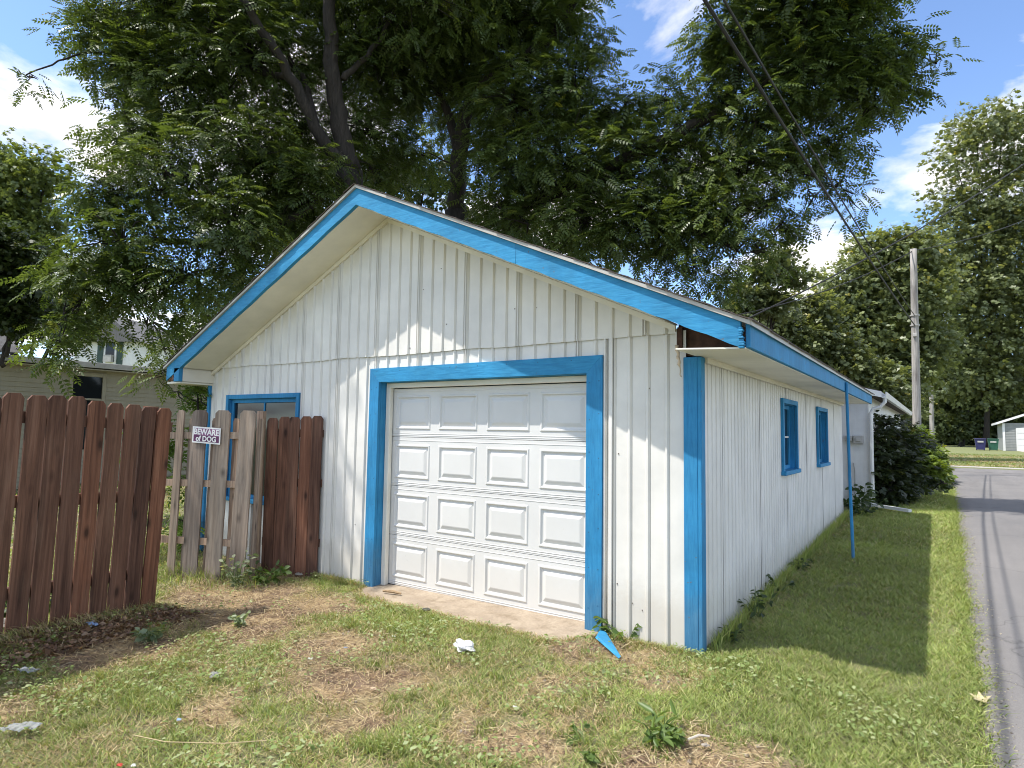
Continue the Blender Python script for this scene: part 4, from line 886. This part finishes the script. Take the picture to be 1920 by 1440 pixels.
bgtree('yard_tree', 'leafy tree filling the gap behind the ridge of the garage', 760, 24, [(700,330,80),(800,330,80),(560,440,90),(450,560,80),(900,420,80),(640,400,80),(1010,440,70),(1100,470,70),(380,640,60)], 1300, 5, .31, (.03,.052,.014), (.08,.12,.034), 29, spread=.6, r0=.22)

bgtree('understory_tree', 'low leafy thicket between the far trees behind the bins', 1800, 76, [(1755,795,26),(1790,805,24),(1825,800,24),(1860,805,22),(1890,795,26),(1730,790,24),(1920,790,28),(1840,770,24)], 1100, 5, .62, (.06,.085,.034), (.17,.21,.09), 30, spread=.9, r0=.12)
# ------------------------------------------------------------------ shrubs
def shrub(name, label, base, blobs, n, per, ls, ca, cb, tm, seed, spread=.18, droop=.2, stems=5):
    r = random.Random(seed); limbs = []
    for b_ in blobs[:stems]: limbs.append(([base, (np.array(base)+b_[0])/2+np.array((r.uniform(-.1, .1), r.uniform(-.1, .1), .15)), b_[0]], .022, .008))
    return tree(name, label, 'shrub', base, limbs, blobs, n, per, ls, tm, ca, cb, spread=spread, droop=droop, seed=seed, twig=.004, br=.15)
BR = spray(5, .55, 4)
shrub('dark_shrub', 'large dark overgrown shrub against the white outbuilding', (.75, 11.2, .25), [(np.array((.42+dx*.8, 10.6+dy, z)), r_, .9) for dx, dy, z, r_ in ((.0,-.8,.55,.42),(.05,-.2,1.0,.55),(.15,.5,1.3,.6),(.0,-.7,1.25,.4),(.1,1.2,1.35,.6),(-.05,-.5,1.75,.38),(.1,.3,1.85,.4),(.3,.6,.6,.5),(.25,-.3,.5,.45),(.2,1.9,1.3,.6),(.35,1.4,.7,.5),(-.1,-1.0,.9,.3))], 420, 7, .16, (.020,.032,.014), (.055,.078,.03), BR, 31, spread=.2)
shrub('bright_shrub', 'bright yellow-green bush at the alley edge beyond the dark shrub', (.92, 17.5, .25), [(np.array((.92+dx*.8, 17.4+dy, z)), r_*.85, .9) for dx, dy, z, r_ in ((0,0,.75,.55),(.1,.8,1.1,.55),(-.2,.5,1.35,.45),(.25,-.5,.6,.4),(.3,.4,.55,.4),(-.2,1.2,1.5,.5))], 260, 7, .22, (.085,.13,.02), (.21,.29,.05), BR, 32, spread=.2)

# ------------------------------------------------------------------ grass
def blades(pts, hgt, wid, lean, col, seed, base_z=None, single=False):
    r = np.random.default_rng(seed); n = len(pts); a = r.random(n)*2*np.pi
    dirv = np.stack([np.cos(a), np.sin(a)], 1); b_ = r.random(n)*2*np.pi; wv = np.stack([np.cos(b_), np.sin(b_)], 1)*wid[:, None]*.5
    z0 = (height(pts[:, 0], pts[:, 1])-.012) if base_z is None else base_z
    L_ = lean*hgt; P = lambda f, k: np.stack([pts[:, 0]+dirv[:, 0]*L_*f*f, pts[:, 1]+dirv[:, 1]*L_*f*f, z0+hgt*f*(1-.25*lean*f)], 1)+k*np.concatenate([wv, np.zeros((n, 1))], 1)
    if single:
        V = np.stack([P(0, -1), P(0, 1), P(1, .25), P(1, -.25)], 1); F = (np.arange(n)*4)[:, None]+np.arange(4)
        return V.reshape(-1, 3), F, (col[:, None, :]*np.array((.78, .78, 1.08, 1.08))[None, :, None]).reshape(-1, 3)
    V = np.stack([P(0, -1), P(0, 1), P(.5, .8), P(.5, -.8), P(1, .12), P(1, -.12)], 1)
    i = (np.arange(n)*6)[:, None]; F = np.concatenate([i+np.array((0, 1, 2, 3)), i+np.array((3, 2, 4, 5))], 0)
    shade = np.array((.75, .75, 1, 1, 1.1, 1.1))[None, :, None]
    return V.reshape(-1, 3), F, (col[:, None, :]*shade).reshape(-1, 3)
GREEN = np.array([(.26,.335,.09),(.33,.385,.12),(.195,.275,.07),(.41,.42,.19)]); STRAW = np.array([(.48,.38,.21),(.58,.48,.29),(.36,.27,.14),(.44,.37,.22)])
def blocked(x, y):
    b_ = (x > XL-.05) & (x < .02) & (y > -.01) & (y < YE+.05)
    ap = (x > -3.40) & (x < -.80) & (y > -.40+.08*(fbm(x, y, 6)-.5)) & (y < .2)
    rd = x > 1.60+.09*(fbm(x*0, y, 3.)-.5)*2
    nb = (y > 9.2) & (x < .3)
    return b_ | ap | rd | nb
def lawn(x0, x1, y0, y1, dens, hmul, wmul, seed, maxd=1.0):
    r = np.random.default_rng(seed); n = int((x1-x0)*(y1-y0)*dens); x = r.uniform(x0, x1, n); y = r.uniform(y0, y1, n)
    d = dry(x, y); tuft = fbm(x+20, y, 7.); keep = ~blocked(x, y) & (r.random(n) < np.clip(1.02-.93*d, .04, 1)*np.clip(.35+1.3*tuft, 0, 1))
    x, y, d, tuft = x[keep], y[keep], d[keep], tuft[keep]; n = len(x)
    st = r.random(n) < np.clip(.24+.14*(x < -.2)+1.15*d+.9*(fbm(x+2, y+6, 1.8)-.5), .04, .95)
    st &= ~((x > .25) & (r.random(n) < .72))
    col = np.where(st[:, None], STRAW[r.integers(0, 4, n)], GREEN[r.integers(0, 4, n)])*(.7+.6*r.random((n, 1)))
    col = col*(1+.55*(fbm(x+31, y+17, 1.1)-.5))[:, None]
    h = hmul*(.018+.038*r.random(n)**1.3)*(.55+.9*tuft)*np.where(st, .75, 1)*(1-.35*d); wd = wmul*(.0038+.0036*r.random(n)); ln = np.where(st, .9+.9*r.random(n), .5+1.0*r.random(n))
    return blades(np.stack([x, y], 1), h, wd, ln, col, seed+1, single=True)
parts = [lawn(-4.9, .3, -3.9, .1, 11500, 1., 1.0, 41), lawn(.02, 1.75, -2.6, 1.5, 13000, .95, 1., 42), lawn(.02, 1.75, 1.5, 5, 7000, 1.05, 1.3, 43), lawn(.02, 1.8, 5, 10, 3500, 1.1, 2., 44), lawn(.25, 1.8, 10, 24, 1300, 1.2, 3.5, 45),
         lawn(-8, -4.6, -2.6, 3, 1600, 1.5, 2., 46), lawn(-16.5, -7, -2, 4, 250, 1.8, 5., 47)]
def strip(pts, h0, h1, seed, wid=.006, lean=.7, pal=GREEN):
    r = np.random.default_rng(seed); n = len(pts); return blades(pts, r.uniform(h0, h1, n), wid*(.7+.6*r.random(n)), lean*(.4+r.random(n)), pal[r.integers(0, len(pal), n)]*(.7+.6*r.random((n, 1))), seed)
r = np.random.default_rng(51); n = 9000; yy = r.uniform(-2.6, 16, n)
parts.append(strip(np.stack([1.60+.05*r.normal(size=n)+.05*(fbm(yy*0, yy, 3.)-.5)*2, yy], 1), .03, .085, 52, .006, 1.3))           # ragged edge along the asphalt
n = 2600; yy = r.uniform(.05, 7.8, n)**1.0; parts.append(strip(np.stack([.05+.06*r.random(n), yy], 1), .04, .20, 53, .006, .45))  # unmown fringe along the side wall
n = 700; xx = r.uniform(-4.2, -3.5, n); parts.append(strip(np.stack([xx, -.04-.08*r.random(n)], 1), .03, .12, 54, .005, .8, np.vstack([GREEN, STRAW])))
n = 500; xx = r.uniform(-.78, 0, n); parts.append(strip(np.stack([xx, -.05-.08*r.random(n)], 1), .02, .08, 55, .004, .9, np.vstack([GREEN, STRAW])))
n = 2600; xx = r.uniform(-3.5, -.8, n); yf_ = np.interp(xx, [-3.45, -3.3, -2.8, -2.2, -1.6, -1.1, -.95, -.78], [-.05, -.30, -.36, -.38, -.42, -.44, -.36, -.1]); parts.append(strip(np.stack([xx, yf_+.035*r.normal(size=n)+.05*(fbm(xx, xx*0, 7)-.5)], 1), .015, .055, 58, .005, 1.3, np.vstack([GREEN, STRAW, STRAW])))
n = 2200; ss = r.uniform(-.1, 2.2, n); pts = P0[None]+dirn[None]*ss[:, None]+nrm[None]*(.02+.2*r.random(n)**1.5)[:, None]; parts.append(strip(pts, .03, .16, 56, .005, 1.1, np.vstack([GREEN, STRAW, STRAW])))
n = 900; ss = r.uniform(-.1, 1.4, n); pts = GA[None]+d3[None]*ss[:, None]+n3[None]*(.25*r.normal(size=n))[:, None]; parts.append(strip(pts, .04, .2, 57, .006, .8))
r = np.random.default_rng(63); tx, ty = r.uniform(-4.0, 1.5, 260), r.uniform(-3.4, -.1, 260); ok = ~blocked(tx, ty) & (dry(tx, ty) < .75); tx, ty = tx[ok], ty[ok]
tp = np.repeat(np.stack([tx, ty], 1), 45, 0)+r.normal(size=(len(tx)*45, 2))*np.repeat(.018+.05*r.random(len(tx)), 45)[:, None]; parts.append(strip(tp[~blocked(tp[:, 0], tp[:, 1])], .035, .095, 64, .0045, .9, GREEN*.9))
n = 9000; xx = r.uniform(1.2, 9.5, n); yy = 29.5+24*r.random(n)**1.4; dd = fbm(xx, yy, .45); parts.append(blades(np.stack([xx, yy], 1), .05+.06*r.random(n), .035+.03*r.random(n), .8+r.random(n), np.where((dd > .55)[:, None], STRAW[r.integers(0, 4, n)]*.8, GREEN[r.integers(0, 4, n)]*.75), 66, single=True))
off = 0; VV, FF, CC = [], [], []
for V, F, c in parts: VV.append(V); FF.append(F+off); CC.append(c); off += len(V)
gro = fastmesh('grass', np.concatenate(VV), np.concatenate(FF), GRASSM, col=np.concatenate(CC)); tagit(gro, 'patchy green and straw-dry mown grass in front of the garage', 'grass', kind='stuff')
# dead straw and leaf crumbs lying on the soil
r = np.random.default_rng(61); n = 120000; x = r.uniform(-4.9, 1.4, n); y = r.uniform(-3.6, .1, n); keep = (r.random(n) < dry(x, y)**1.1) & ~blocked(x, y); x, y = x[keep], y[keep]; n = len(x)
a = r.random(n)*2*np.pi; d = np.stack([np.cos(a), np.sin(a), r.normal(size=n)*.15], 1); T = np.array([(0, -.035, 0), (0, .035, 0), (1, .02, .1), (1, -.02, .1)]); Q = np.array([(0, 1, 2, 3)])
V, F = scatter(T, Q, np.stack([x, y, height(x, y)+.004+.012*r.random(n)], 1), d, np.array((0, 0, 1.))+unit(n, r)*.3, .018+.06*r.random(n)**2)
pal = np.array([(.50,.40,.24),(.40,.30,.17),(.25,.165,.105),(.60,.50,.33),(.13,.09,.06)]); so_ = fastmesh('straw_litter', V, F, GRASSM, col=np.repeat(pal[r.integers(0, 5, n)], 4, 0)); tagit(so_, 'dry straw and grass clippings scattered over the bare soil', 'straw', kind='stuff')
# leaf litter heap under the brown fence
n = 5200; ss = r.uniform(-.05, 2.1, n); pts = P0[None]+dirn[None]*ss[:, None]+nrm[None]*(.02+.55*r.random(n)**1.3)[:, None]
LF = np.array([(0, 0, 0), (.5, -.35, .12), (1, 0, .0), (.5, .35, .12)])
V, F = scatter(LF, Q, np.stack([pts[:, 0], pts[:, 1], height(pts[:, 0], pts[:, 1])+.03*r.random(n)], 1), unit(n, r)*np.array((1, 1, .3)), np.array((0, 0, 1.))+unit(n, r)*.9, .015+.04*r.random(n)**2)
pal = np.array([(.16,.095,.06),(.24,.15,.095),(.10,.06,.04),(.33,.23,.15),(.20,.13,.10)]); lo = fastmesh('leaf_litter', V, F, GRASSM, col=np.repeat(pal[r.integers(0, 5, n)], 4, 0)); tagit(lo, 'brown dead leaves piled along the foot of the brown fence', 'leaf litter', kind='stuff')
# clover and broad-leaf ground cover
n = 20000; x = r.uniform(-4.6, 1.5, n); y = r.uniform(-3.6, .0, n); keep = (fbm(x+40, y+3, 2.6) > .53) & ~blocked(x, y) & (r.random(n) < 1-.6*dry(x, y)); x, y = x[keep], y[keep]; n = len(x)
V, F = scatter(LF, Q, np.stack([x, y, height(x, y)+.025+.03*r.random(n)], 1), unit(n, r)*np.array((1, 1, .25)), np.array((0, 0, 1.))+unit(n, r)*.4, .016+.024*r.random(n)**2)
pal = np.array([(.24,.31,.11),(.34,.39,.20),(.18,.25,.075)]); co_ = fastmesh('clover', V, F, GRASSM, col=np.repeat(pal[r.integers(0, 3, n)], 4, 0)); tagit(co_, 'small round clover leaves mixed through the lawn', 'clover', kind='stuff')

# ------------------------------------------------------------------ weeds as single plants
def weed(name, label, x, y, n, ls, hgt, ca, cb, seed, rad=.12, wide=.32, up_=.6):
    r = np.random.default_rng(seed); z = float(height(x, y)); P_ = empty(name, (x, y, z), label, 'weed'); st = MB(); pos = []; dr = []
    for i in range(max(3, n//7)):
        a = r.uniform(0, 6.28); e = np.array((x+math.cos(a)*rad*r.uniform(.3, 1.2), y+math.sin(a)*rad*r.uniform(.3, 1.2), z+hgt*r.uniform(.5, 1.)))
        s0 = np.array((x+r.normal()*.02, y+r.normal()*.02, z-.02)); st.tube([s0, (s0+e)/2+np.array((0, 0, .04*hgt)), e], [.004, .003, .0015], 5)
        for j in range(7): f = r.uniform(.2, 1); pos.append(s0+(e-s0)*f); dr.append((math.cos(a+r.normal()), math.sin(a+r.normal()), r.normal()*.4+.1))
    st.build('stem', simple('weed_stem%d' % seed, (.10, .15, .04)), P_)
    T_ = np.array([(0, 0, 0), (.35, -wide, .06), (.75, -wide*.75, .02), (1, 0, -.1), (.75, wide*.75, .02), (.35, wide, .06)]); Q_ = np.array([(0, 1, 2, 3), (0, 3, 4, 5)]); N_ = len(pos)
    V, F = scatter(T_, Q_, np.array(pos), np.array(dr), np.array((0, 0, up_))+unit(N_, r)*.5, ls*(.6+.7*r.random(N_)))
    tn = r.random((N_, 1)); fastmesh('leaves', V, F, LEAF, P_, np.repeat(np.array(ca)*(1-tn)+np.array(cb)*tn, 6, 0)); return P_
wg = lambda px, py: (lambda q_: (q_[0], q_[1]))(CAM+ray(px, py)*(0-CAM[2])/ray(px, py)[2])
DG = ((.03, .055, .018), (.07, .11, .035)); LG = ((.08, .14, .03), (.17, .25, .07)); PG = ((.16, .22, .12), (.30, .36, .22))
weed('broadleaf_weed', 'dark leafy weed climbing the foot of the brown fence', *wg(105, 1150), 90, .085, .32, (.05, .085, .026), (.12, .17, .055), 71, .14)
weed('broadleaf_weed', 'small dark weed at the left photo edge by the brown fence', *wg(20, 1165), 40, .07, .2, *DG, 72, .12)
weed('pale_weed', 'pale grey-green rosette weed at the edge of the fence shadow', *wg(282, 1195), 70, .055, .13, *PG, 73, .09)
weed('pale_weed', 'pale rosette weed on dry ground right of the fence shadow', *wg(452, 1165), 50, .05, .10, *PG, 74, .08)
weed('flowering_weed', 'tall straggly weed with pale tips at the foot of the grey gate', *wg(445, 1090), 84, .055, .36, (.12, .17, .07), (.42, .45, .30), 75, .17)
weed('broadleaf_weed', 'light green weed clump between gate and short brown panel', *wg(500, 1082), 84, .08, .20, *LG, 76, .26)
weed('broadleaf_weed', 'weed growing at the foot of the left blue door casing', *wg(700, 1082), 26, .06, .16, *LG, 77, .1)
weed('broadleaf_weed', 'weed sprawling at the foot of the right blue door casing', *wg(1170, 1195), 56, .06, .13, *LG, 78, .22)
weed('broadleaf_weed', 'green plantain weed on bare soil at bottom right centre', *wg(1235, 1385), 70, .085, .13, *LG, 79, .2, .16)
weed('broadleaf_weed', 'small yellow-green weed at the very bottom centre', *wg(1110, 1425), 20, .045, .06, *LG, 80, .07)
weed('broadleaf_weed', 'round-leaved weed left of the plantain', *wg(1080, 1385), 26, .04, .07, *LG, 81, .09)
for k, (yv, s_, lab) in enumerate(((.35, .55, 'weed at the wall foot nearest the front corner'), (1.05, 1.1, 'tallest dock weed against the white side wall'), (2.0, .7, 'weed under the first side window'), (3.1, .7, 'weed between the two side windows at the wall foot'))):
    weed('dock_weed', lab, .12, yv, int(46*s_), .065, .22*s_, *DG, 90+k, .13, .22)
weed('corner_weed', 'leafy weeds at the rear corner beside the blue pole', .28, 7.9, 90, .12, .42, *DG, 95, .32)
weed('corner_weed', 'tall weed at the foot of the white outbuilding downspout', .2, 8.8, 60, .12, .6, *DG, 96, .2)
shrub('mulberry_sprout', 'single leafy spray reaching over the alley from the dark shrub', (1.1, 13.0, .25), [(np.array((1.2, 13.0, .55)), .22, .6), (np.array((1.5, 12.7, .5)), .14, .6)], 18, 5, .15, (.03,.05,.02), (.07,.11,.035), BR, 33, spread=.14)

# ------------------------------------------------------------------ litter
def crumple(name, label, cat, x, y, size, mat, seed, flat=.45, sub=3, amp=.45, lift=.02):
    bm = bmesh.new(); bmesh.ops.create_icosphere(bm, subdivisions=sub, radius=1); r = random.Random(seed); ph = [r.uniform(0, 6) for _ in range(6)]; z = float(height(x, y))
    for v in bm.verts:
        c = v.co.copy(); k = 1+amp*(math.sin(c.x*4.1+ph[0])*math.sin(c.y*3.7+ph[1])+.5*math.sin(c.z*7+c.x*5+ph[2])+.4*(r.random()-.5)); v.co = Vector((c.x*size[0]*k, c.y*size[1]*k, max(-.3, c.z)*size[2]*k))
        v.co = Vector((x+v.co.x, y+v.co.y, z+lift+size[2]*.3+v.co.z))
    m_ = MB(); m_.addbm(bm); o = m_.build(name, mat, origin=(x, y, z)); return tagit(o, label, cat)
def film(name, label, cat, x, y, sx, sy, mat, seed, amp=.02):
    r = np.random.default_rng(seed); nx, ny_ = 15, 11; a = r.uniform(0, 3.14); u, v = np.meshgrid(np.linspace(-1, 1, nx), np.linspace(-1, 1, ny_), indexing='ij'); z0 = float(height(x, y))
    e = 1-.25*r.random(u.shape)*(np.maximum(abs(u), abs(v)) > .8); U = u*sx*e*(1+.15*np.sin(v*4+seed)); V_ = v*sy*e*(1+.15*np.sin(u*5+seed))
    h = np.abs(np.sin(u*3.1+v*2.2+seed))+.7*np.abs(np.sin(u*5.3-v*4.7+seed*2))+.5*r.random(u.shape); h = h/h.max()*amp*(1-.5*(u**2+v**2)/2)
    P_ = np.stack([x+U*math.cos(a)-V_*math.sin(a), y+U*math.sin(a)+V_*math.cos(a), z0+.022+h], -1).reshape(-1, 3); idx = np.arange(nx*ny_).reshape(nx, ny_)
    q_ = np.stack([idx[:-1, :-1], idx[1:, :-1], idx[1:, 1:], idx[:-1, 1:]], -1).reshape(-1, 4)
    m_ = MB(); m_.add(P_.tolist(), q_.tolist()); return tagit(m_.build(name, mat, origin=(x, y, z0)), label, cat)
crumple('plastic_bag', 'crumpled white plastic bag lying on the grass before the door', 'bag', *wg(870, 1216), (.075, .055, .038), simple('bag_white', (.52, .52, .52), .45), 1, amp=.3, sub=4)
film('plastic_wrap', 'clear plastic wrapper in the grass at lower left edge', 'wrapper', *wg(40, 1365), .095, .045, CLEAR, 2, .035)
film('plastic_wrap', 'clear plastic scrap on leaf litter near the left edge', 'wrapper', *wg(52, 1262), .075, .035, CLEAR, 3, .03)
film('foil_wrapper', 'blue foil wrapper in the shade under the brown fence', 'wrapper', *wg(172, 1183), .075, .03, LITB, 4, .02)
film('plastic_wrap', 'small white plastic scrap in grass left of centre', 'wrapper', *wg(402, 1265), .05, .028, CLEAR, 5, .02)
crumple('paper_bag', 'dirty crumpled grey rag at left edge under the fence', 'rag', *wg(8, 1195), (.09, .06, .035), simple('dirty_cloth', (.24, .22, .20), .9), 6)
for k, (px, py, s_, mt_, lab) in enumerate(((582, 1231, .018, PAPER, 'tiny white paper scrap on dry grass before the apron'), (648, 1211, .016, LITB, 'tiny blue-white scrap on bare soil before the apron'), (225, 1431, .016, RED, 'tiny red scrap at the bottom left edge'), (250, 1432, .014, PAPER, 'tiny white scrap beside the red one at the bottom'), (335, 1345, .014, LITB, 'tiny pale blue scrap in the lower left grass'),
        (700, 1290, .025, CARD, 'flat tan cardboard scrap in the grass below the apron'), (965, 1327, .014, PAPER, 'tiny white scrap on the lawn below the white bag'), (1325, 1403, .022, STONE, 'pale stone on the bare soil at bottom right'), (738, 1190, .016, PAPER, 'small white scrap by the apron edge'))):
    crumple('litter_scrap', lab, 'scrap', *wg(px, py), (s_*.95, s_*.7, s_*.25), mt_, 10+k, sub=2, lift=.012)
x, y = wg(798, 1140); crumple('dark_rag', 'small dark scrap lying on the concrete apron', 'scrap', x, y, (.045, .028, .012), simple('dark_scrap', (.06, .055, .055)), 30, sub=2, lift=.012)
x, y = wg(735, 1108); z = float(height(x, y)); o = MB().tube([(x-.10, y-.02, z+.025), (x, y+.005, z+.03), (x+.10, y+.02, z+.022)], [.012, .016, .010], 6).build('bark_stick', TWIG, origin=(x, y, z)); tagit(o, 'short brown stick lying at the left of the apron', 'stick')
p0, p1, p2 = (wg(*q_) for q_ in ((60, 1150), (30, 1200), (10, 1215))); o = MB().tube([(*p0, .28), (*p1, .15), (*p2, .06)], [.006, .009, .010], 6).build('dead_stalk', TWIG, origin=(*p1, 0)); tagit(o, 'dry bent stalk leaning by the foot of the brown fence', 'stalk')
p0, p1, p2, p3 = (wg(*q_) for q_ in ((250, 1390), (310, 1405), (420, 1408), (500, 1400))); o = MB().tube([(*p0, .03), (*p1, .035), (*p2, .035), (*p3, .03)], .0025, 5).build('fallen_straw', simple('pale_stem', (.45, .36, .2), .9), origin=(*p1, 0)); tagit(o, 'long pale dry stem lying on the grass at lower left', 'stem')
p0, p1 = wg(1290, 1398), wg(1330, 1392); o = MB().tube([(*p0, .03), ((p0[0]+p1[0])/2, (p0[1]+p1[1])/2+.01, .04), (*p1, .03)], .006, 5).build('dry_twig', simple('pale_twig', (.5, .45, .38), .9), origin=(*p0, 0)); tagit(o, 'pale broken twig on bare soil right of the plantain', 'twig')
# blue board offcut leaning at the foot of the casing
a, c = wg(1160, 1238), wg(1116, 1203); k_ = ray(1127, 1182); e = CAM+k_*((-.075-CAM[1])/k_[1])
o = MB().prism([(a[0], a[1], .012), (c[0], c[1], .028), (e[0]-.012, e[1], e[2]), (e[0]+.012, e[1], e[2]-.005)], (.010, .014, .012)).build('board_offcut', BLUE, origin=(-.6, -.3, 0)); tagit(o, 'broken blue triangular board offcut leaning at the right door casing', 'board')
x, y = wg(1840, 1316); z = float(height(x, y))+.012; r_ = random.Random(8); pl = [(x+math.cos(a_)*(.05 if i % 2 else .025)*1.2, y+math.sin(a_)*(.09 if i % 2 else .045), z+.012*(i % 2)) for i, a_ in enumerate(np.linspace(0, 6.28, 12)[:-1])]
o = MB().prism(pl, (0, 0, .003)).build('dry_leaf', simple('tan_leaf', (.50, .42, .26), .9), origin=(x, y, z)); tagit(o, 'pale tan dried leaf on the asphalt by the grass edge', 'leaf')
for k, (px, py, s_) in enumerate(((590, 1068, .07), (630, 1072, .05), (560, 1072, .05))):
    crumple('stone', ('flat brown stone at the foot of the short brown panel', 'small stone between short panel and door casing', 'small stone under the short brown panel')[k], 'stone', *wg(px, py), (s_, s_*.7, s_*.35), STONE, 40+k, amp=.15, sub=2)


# ------------------------------------------------------------------ pebbles and clods on the bare patches
r = np.random.default_rng(71); n = 5000; x = r.uniform(-4.6, 1.4, n); y = r.uniform(-3.4, -.1, n); keep = (dry(x, y) > .45) & ~blocked(x, y); x, y = x[keep], y[keep]; n = len(x)
T8 = np.array([(-1, -1, -.6), (1, -.8, -.6), (.9, 1, -.6), (-.8, .9, -.6), (-.6, -.5, .5), (.5, -.6, .6), (.6, .5, .45), (-.5, .6, .55)])*.5; Q6 = np.array([(4, 5, 6, 7), (0, 1, 5, 4), (1, 2, 6, 5), (2, 3, 7, 6), (3, 0, 4, 7)])
V, F = scatter(T8, Q6, np.stack([x, y, height(x, y)+.001], 1), unit(n, r)*np.array((1, 1, .3)), np.array((0, 0, 1.))+unit(n, r)*.5, .006+.016*r.random(n)**3)
pal = np.array([(.22,.16,.11),(.30,.24,.18),(.15,.10,.07),(.36,.32,.27)]); tagit(fastmesh('soil_crumbs', V, F, GRASSM, col=np.repeat(pal[r.integers(0, 4, n)], 8, 0)), 'small clods and pebbles strewn over the bare soil patches', 'pebbles', kind='stuff')
# loose grit along the edge of the asphalt
n = 2600; y = r.uniform(-2.4, 9, n); x = 1.64+.05*(fbm(y*0, y, 3.)-.5)*2+np.abs(r.normal(size=n))*.07
V, F = scatter(T8, Q6, np.stack([x, y, height(x, y)+.006], 1), unit(n, r)*np.array((1, 1, .3)), np.array((0, 0, 1.))+unit(n, r)*.5, .004+.012*r.random(n)**3)
pal = np.array([(.30,.28,.25),(.22,.20,.18),(.40,.36,.30),(.16,.14,.12)]); tagit(fastmesh('road_grit', V, F, GRASSM, col=np.repeat(pal[r.integers(0, 4, n)], 8, 0)), 'loose grit along the grass edge of the alley', 'grit', kind='stuff')
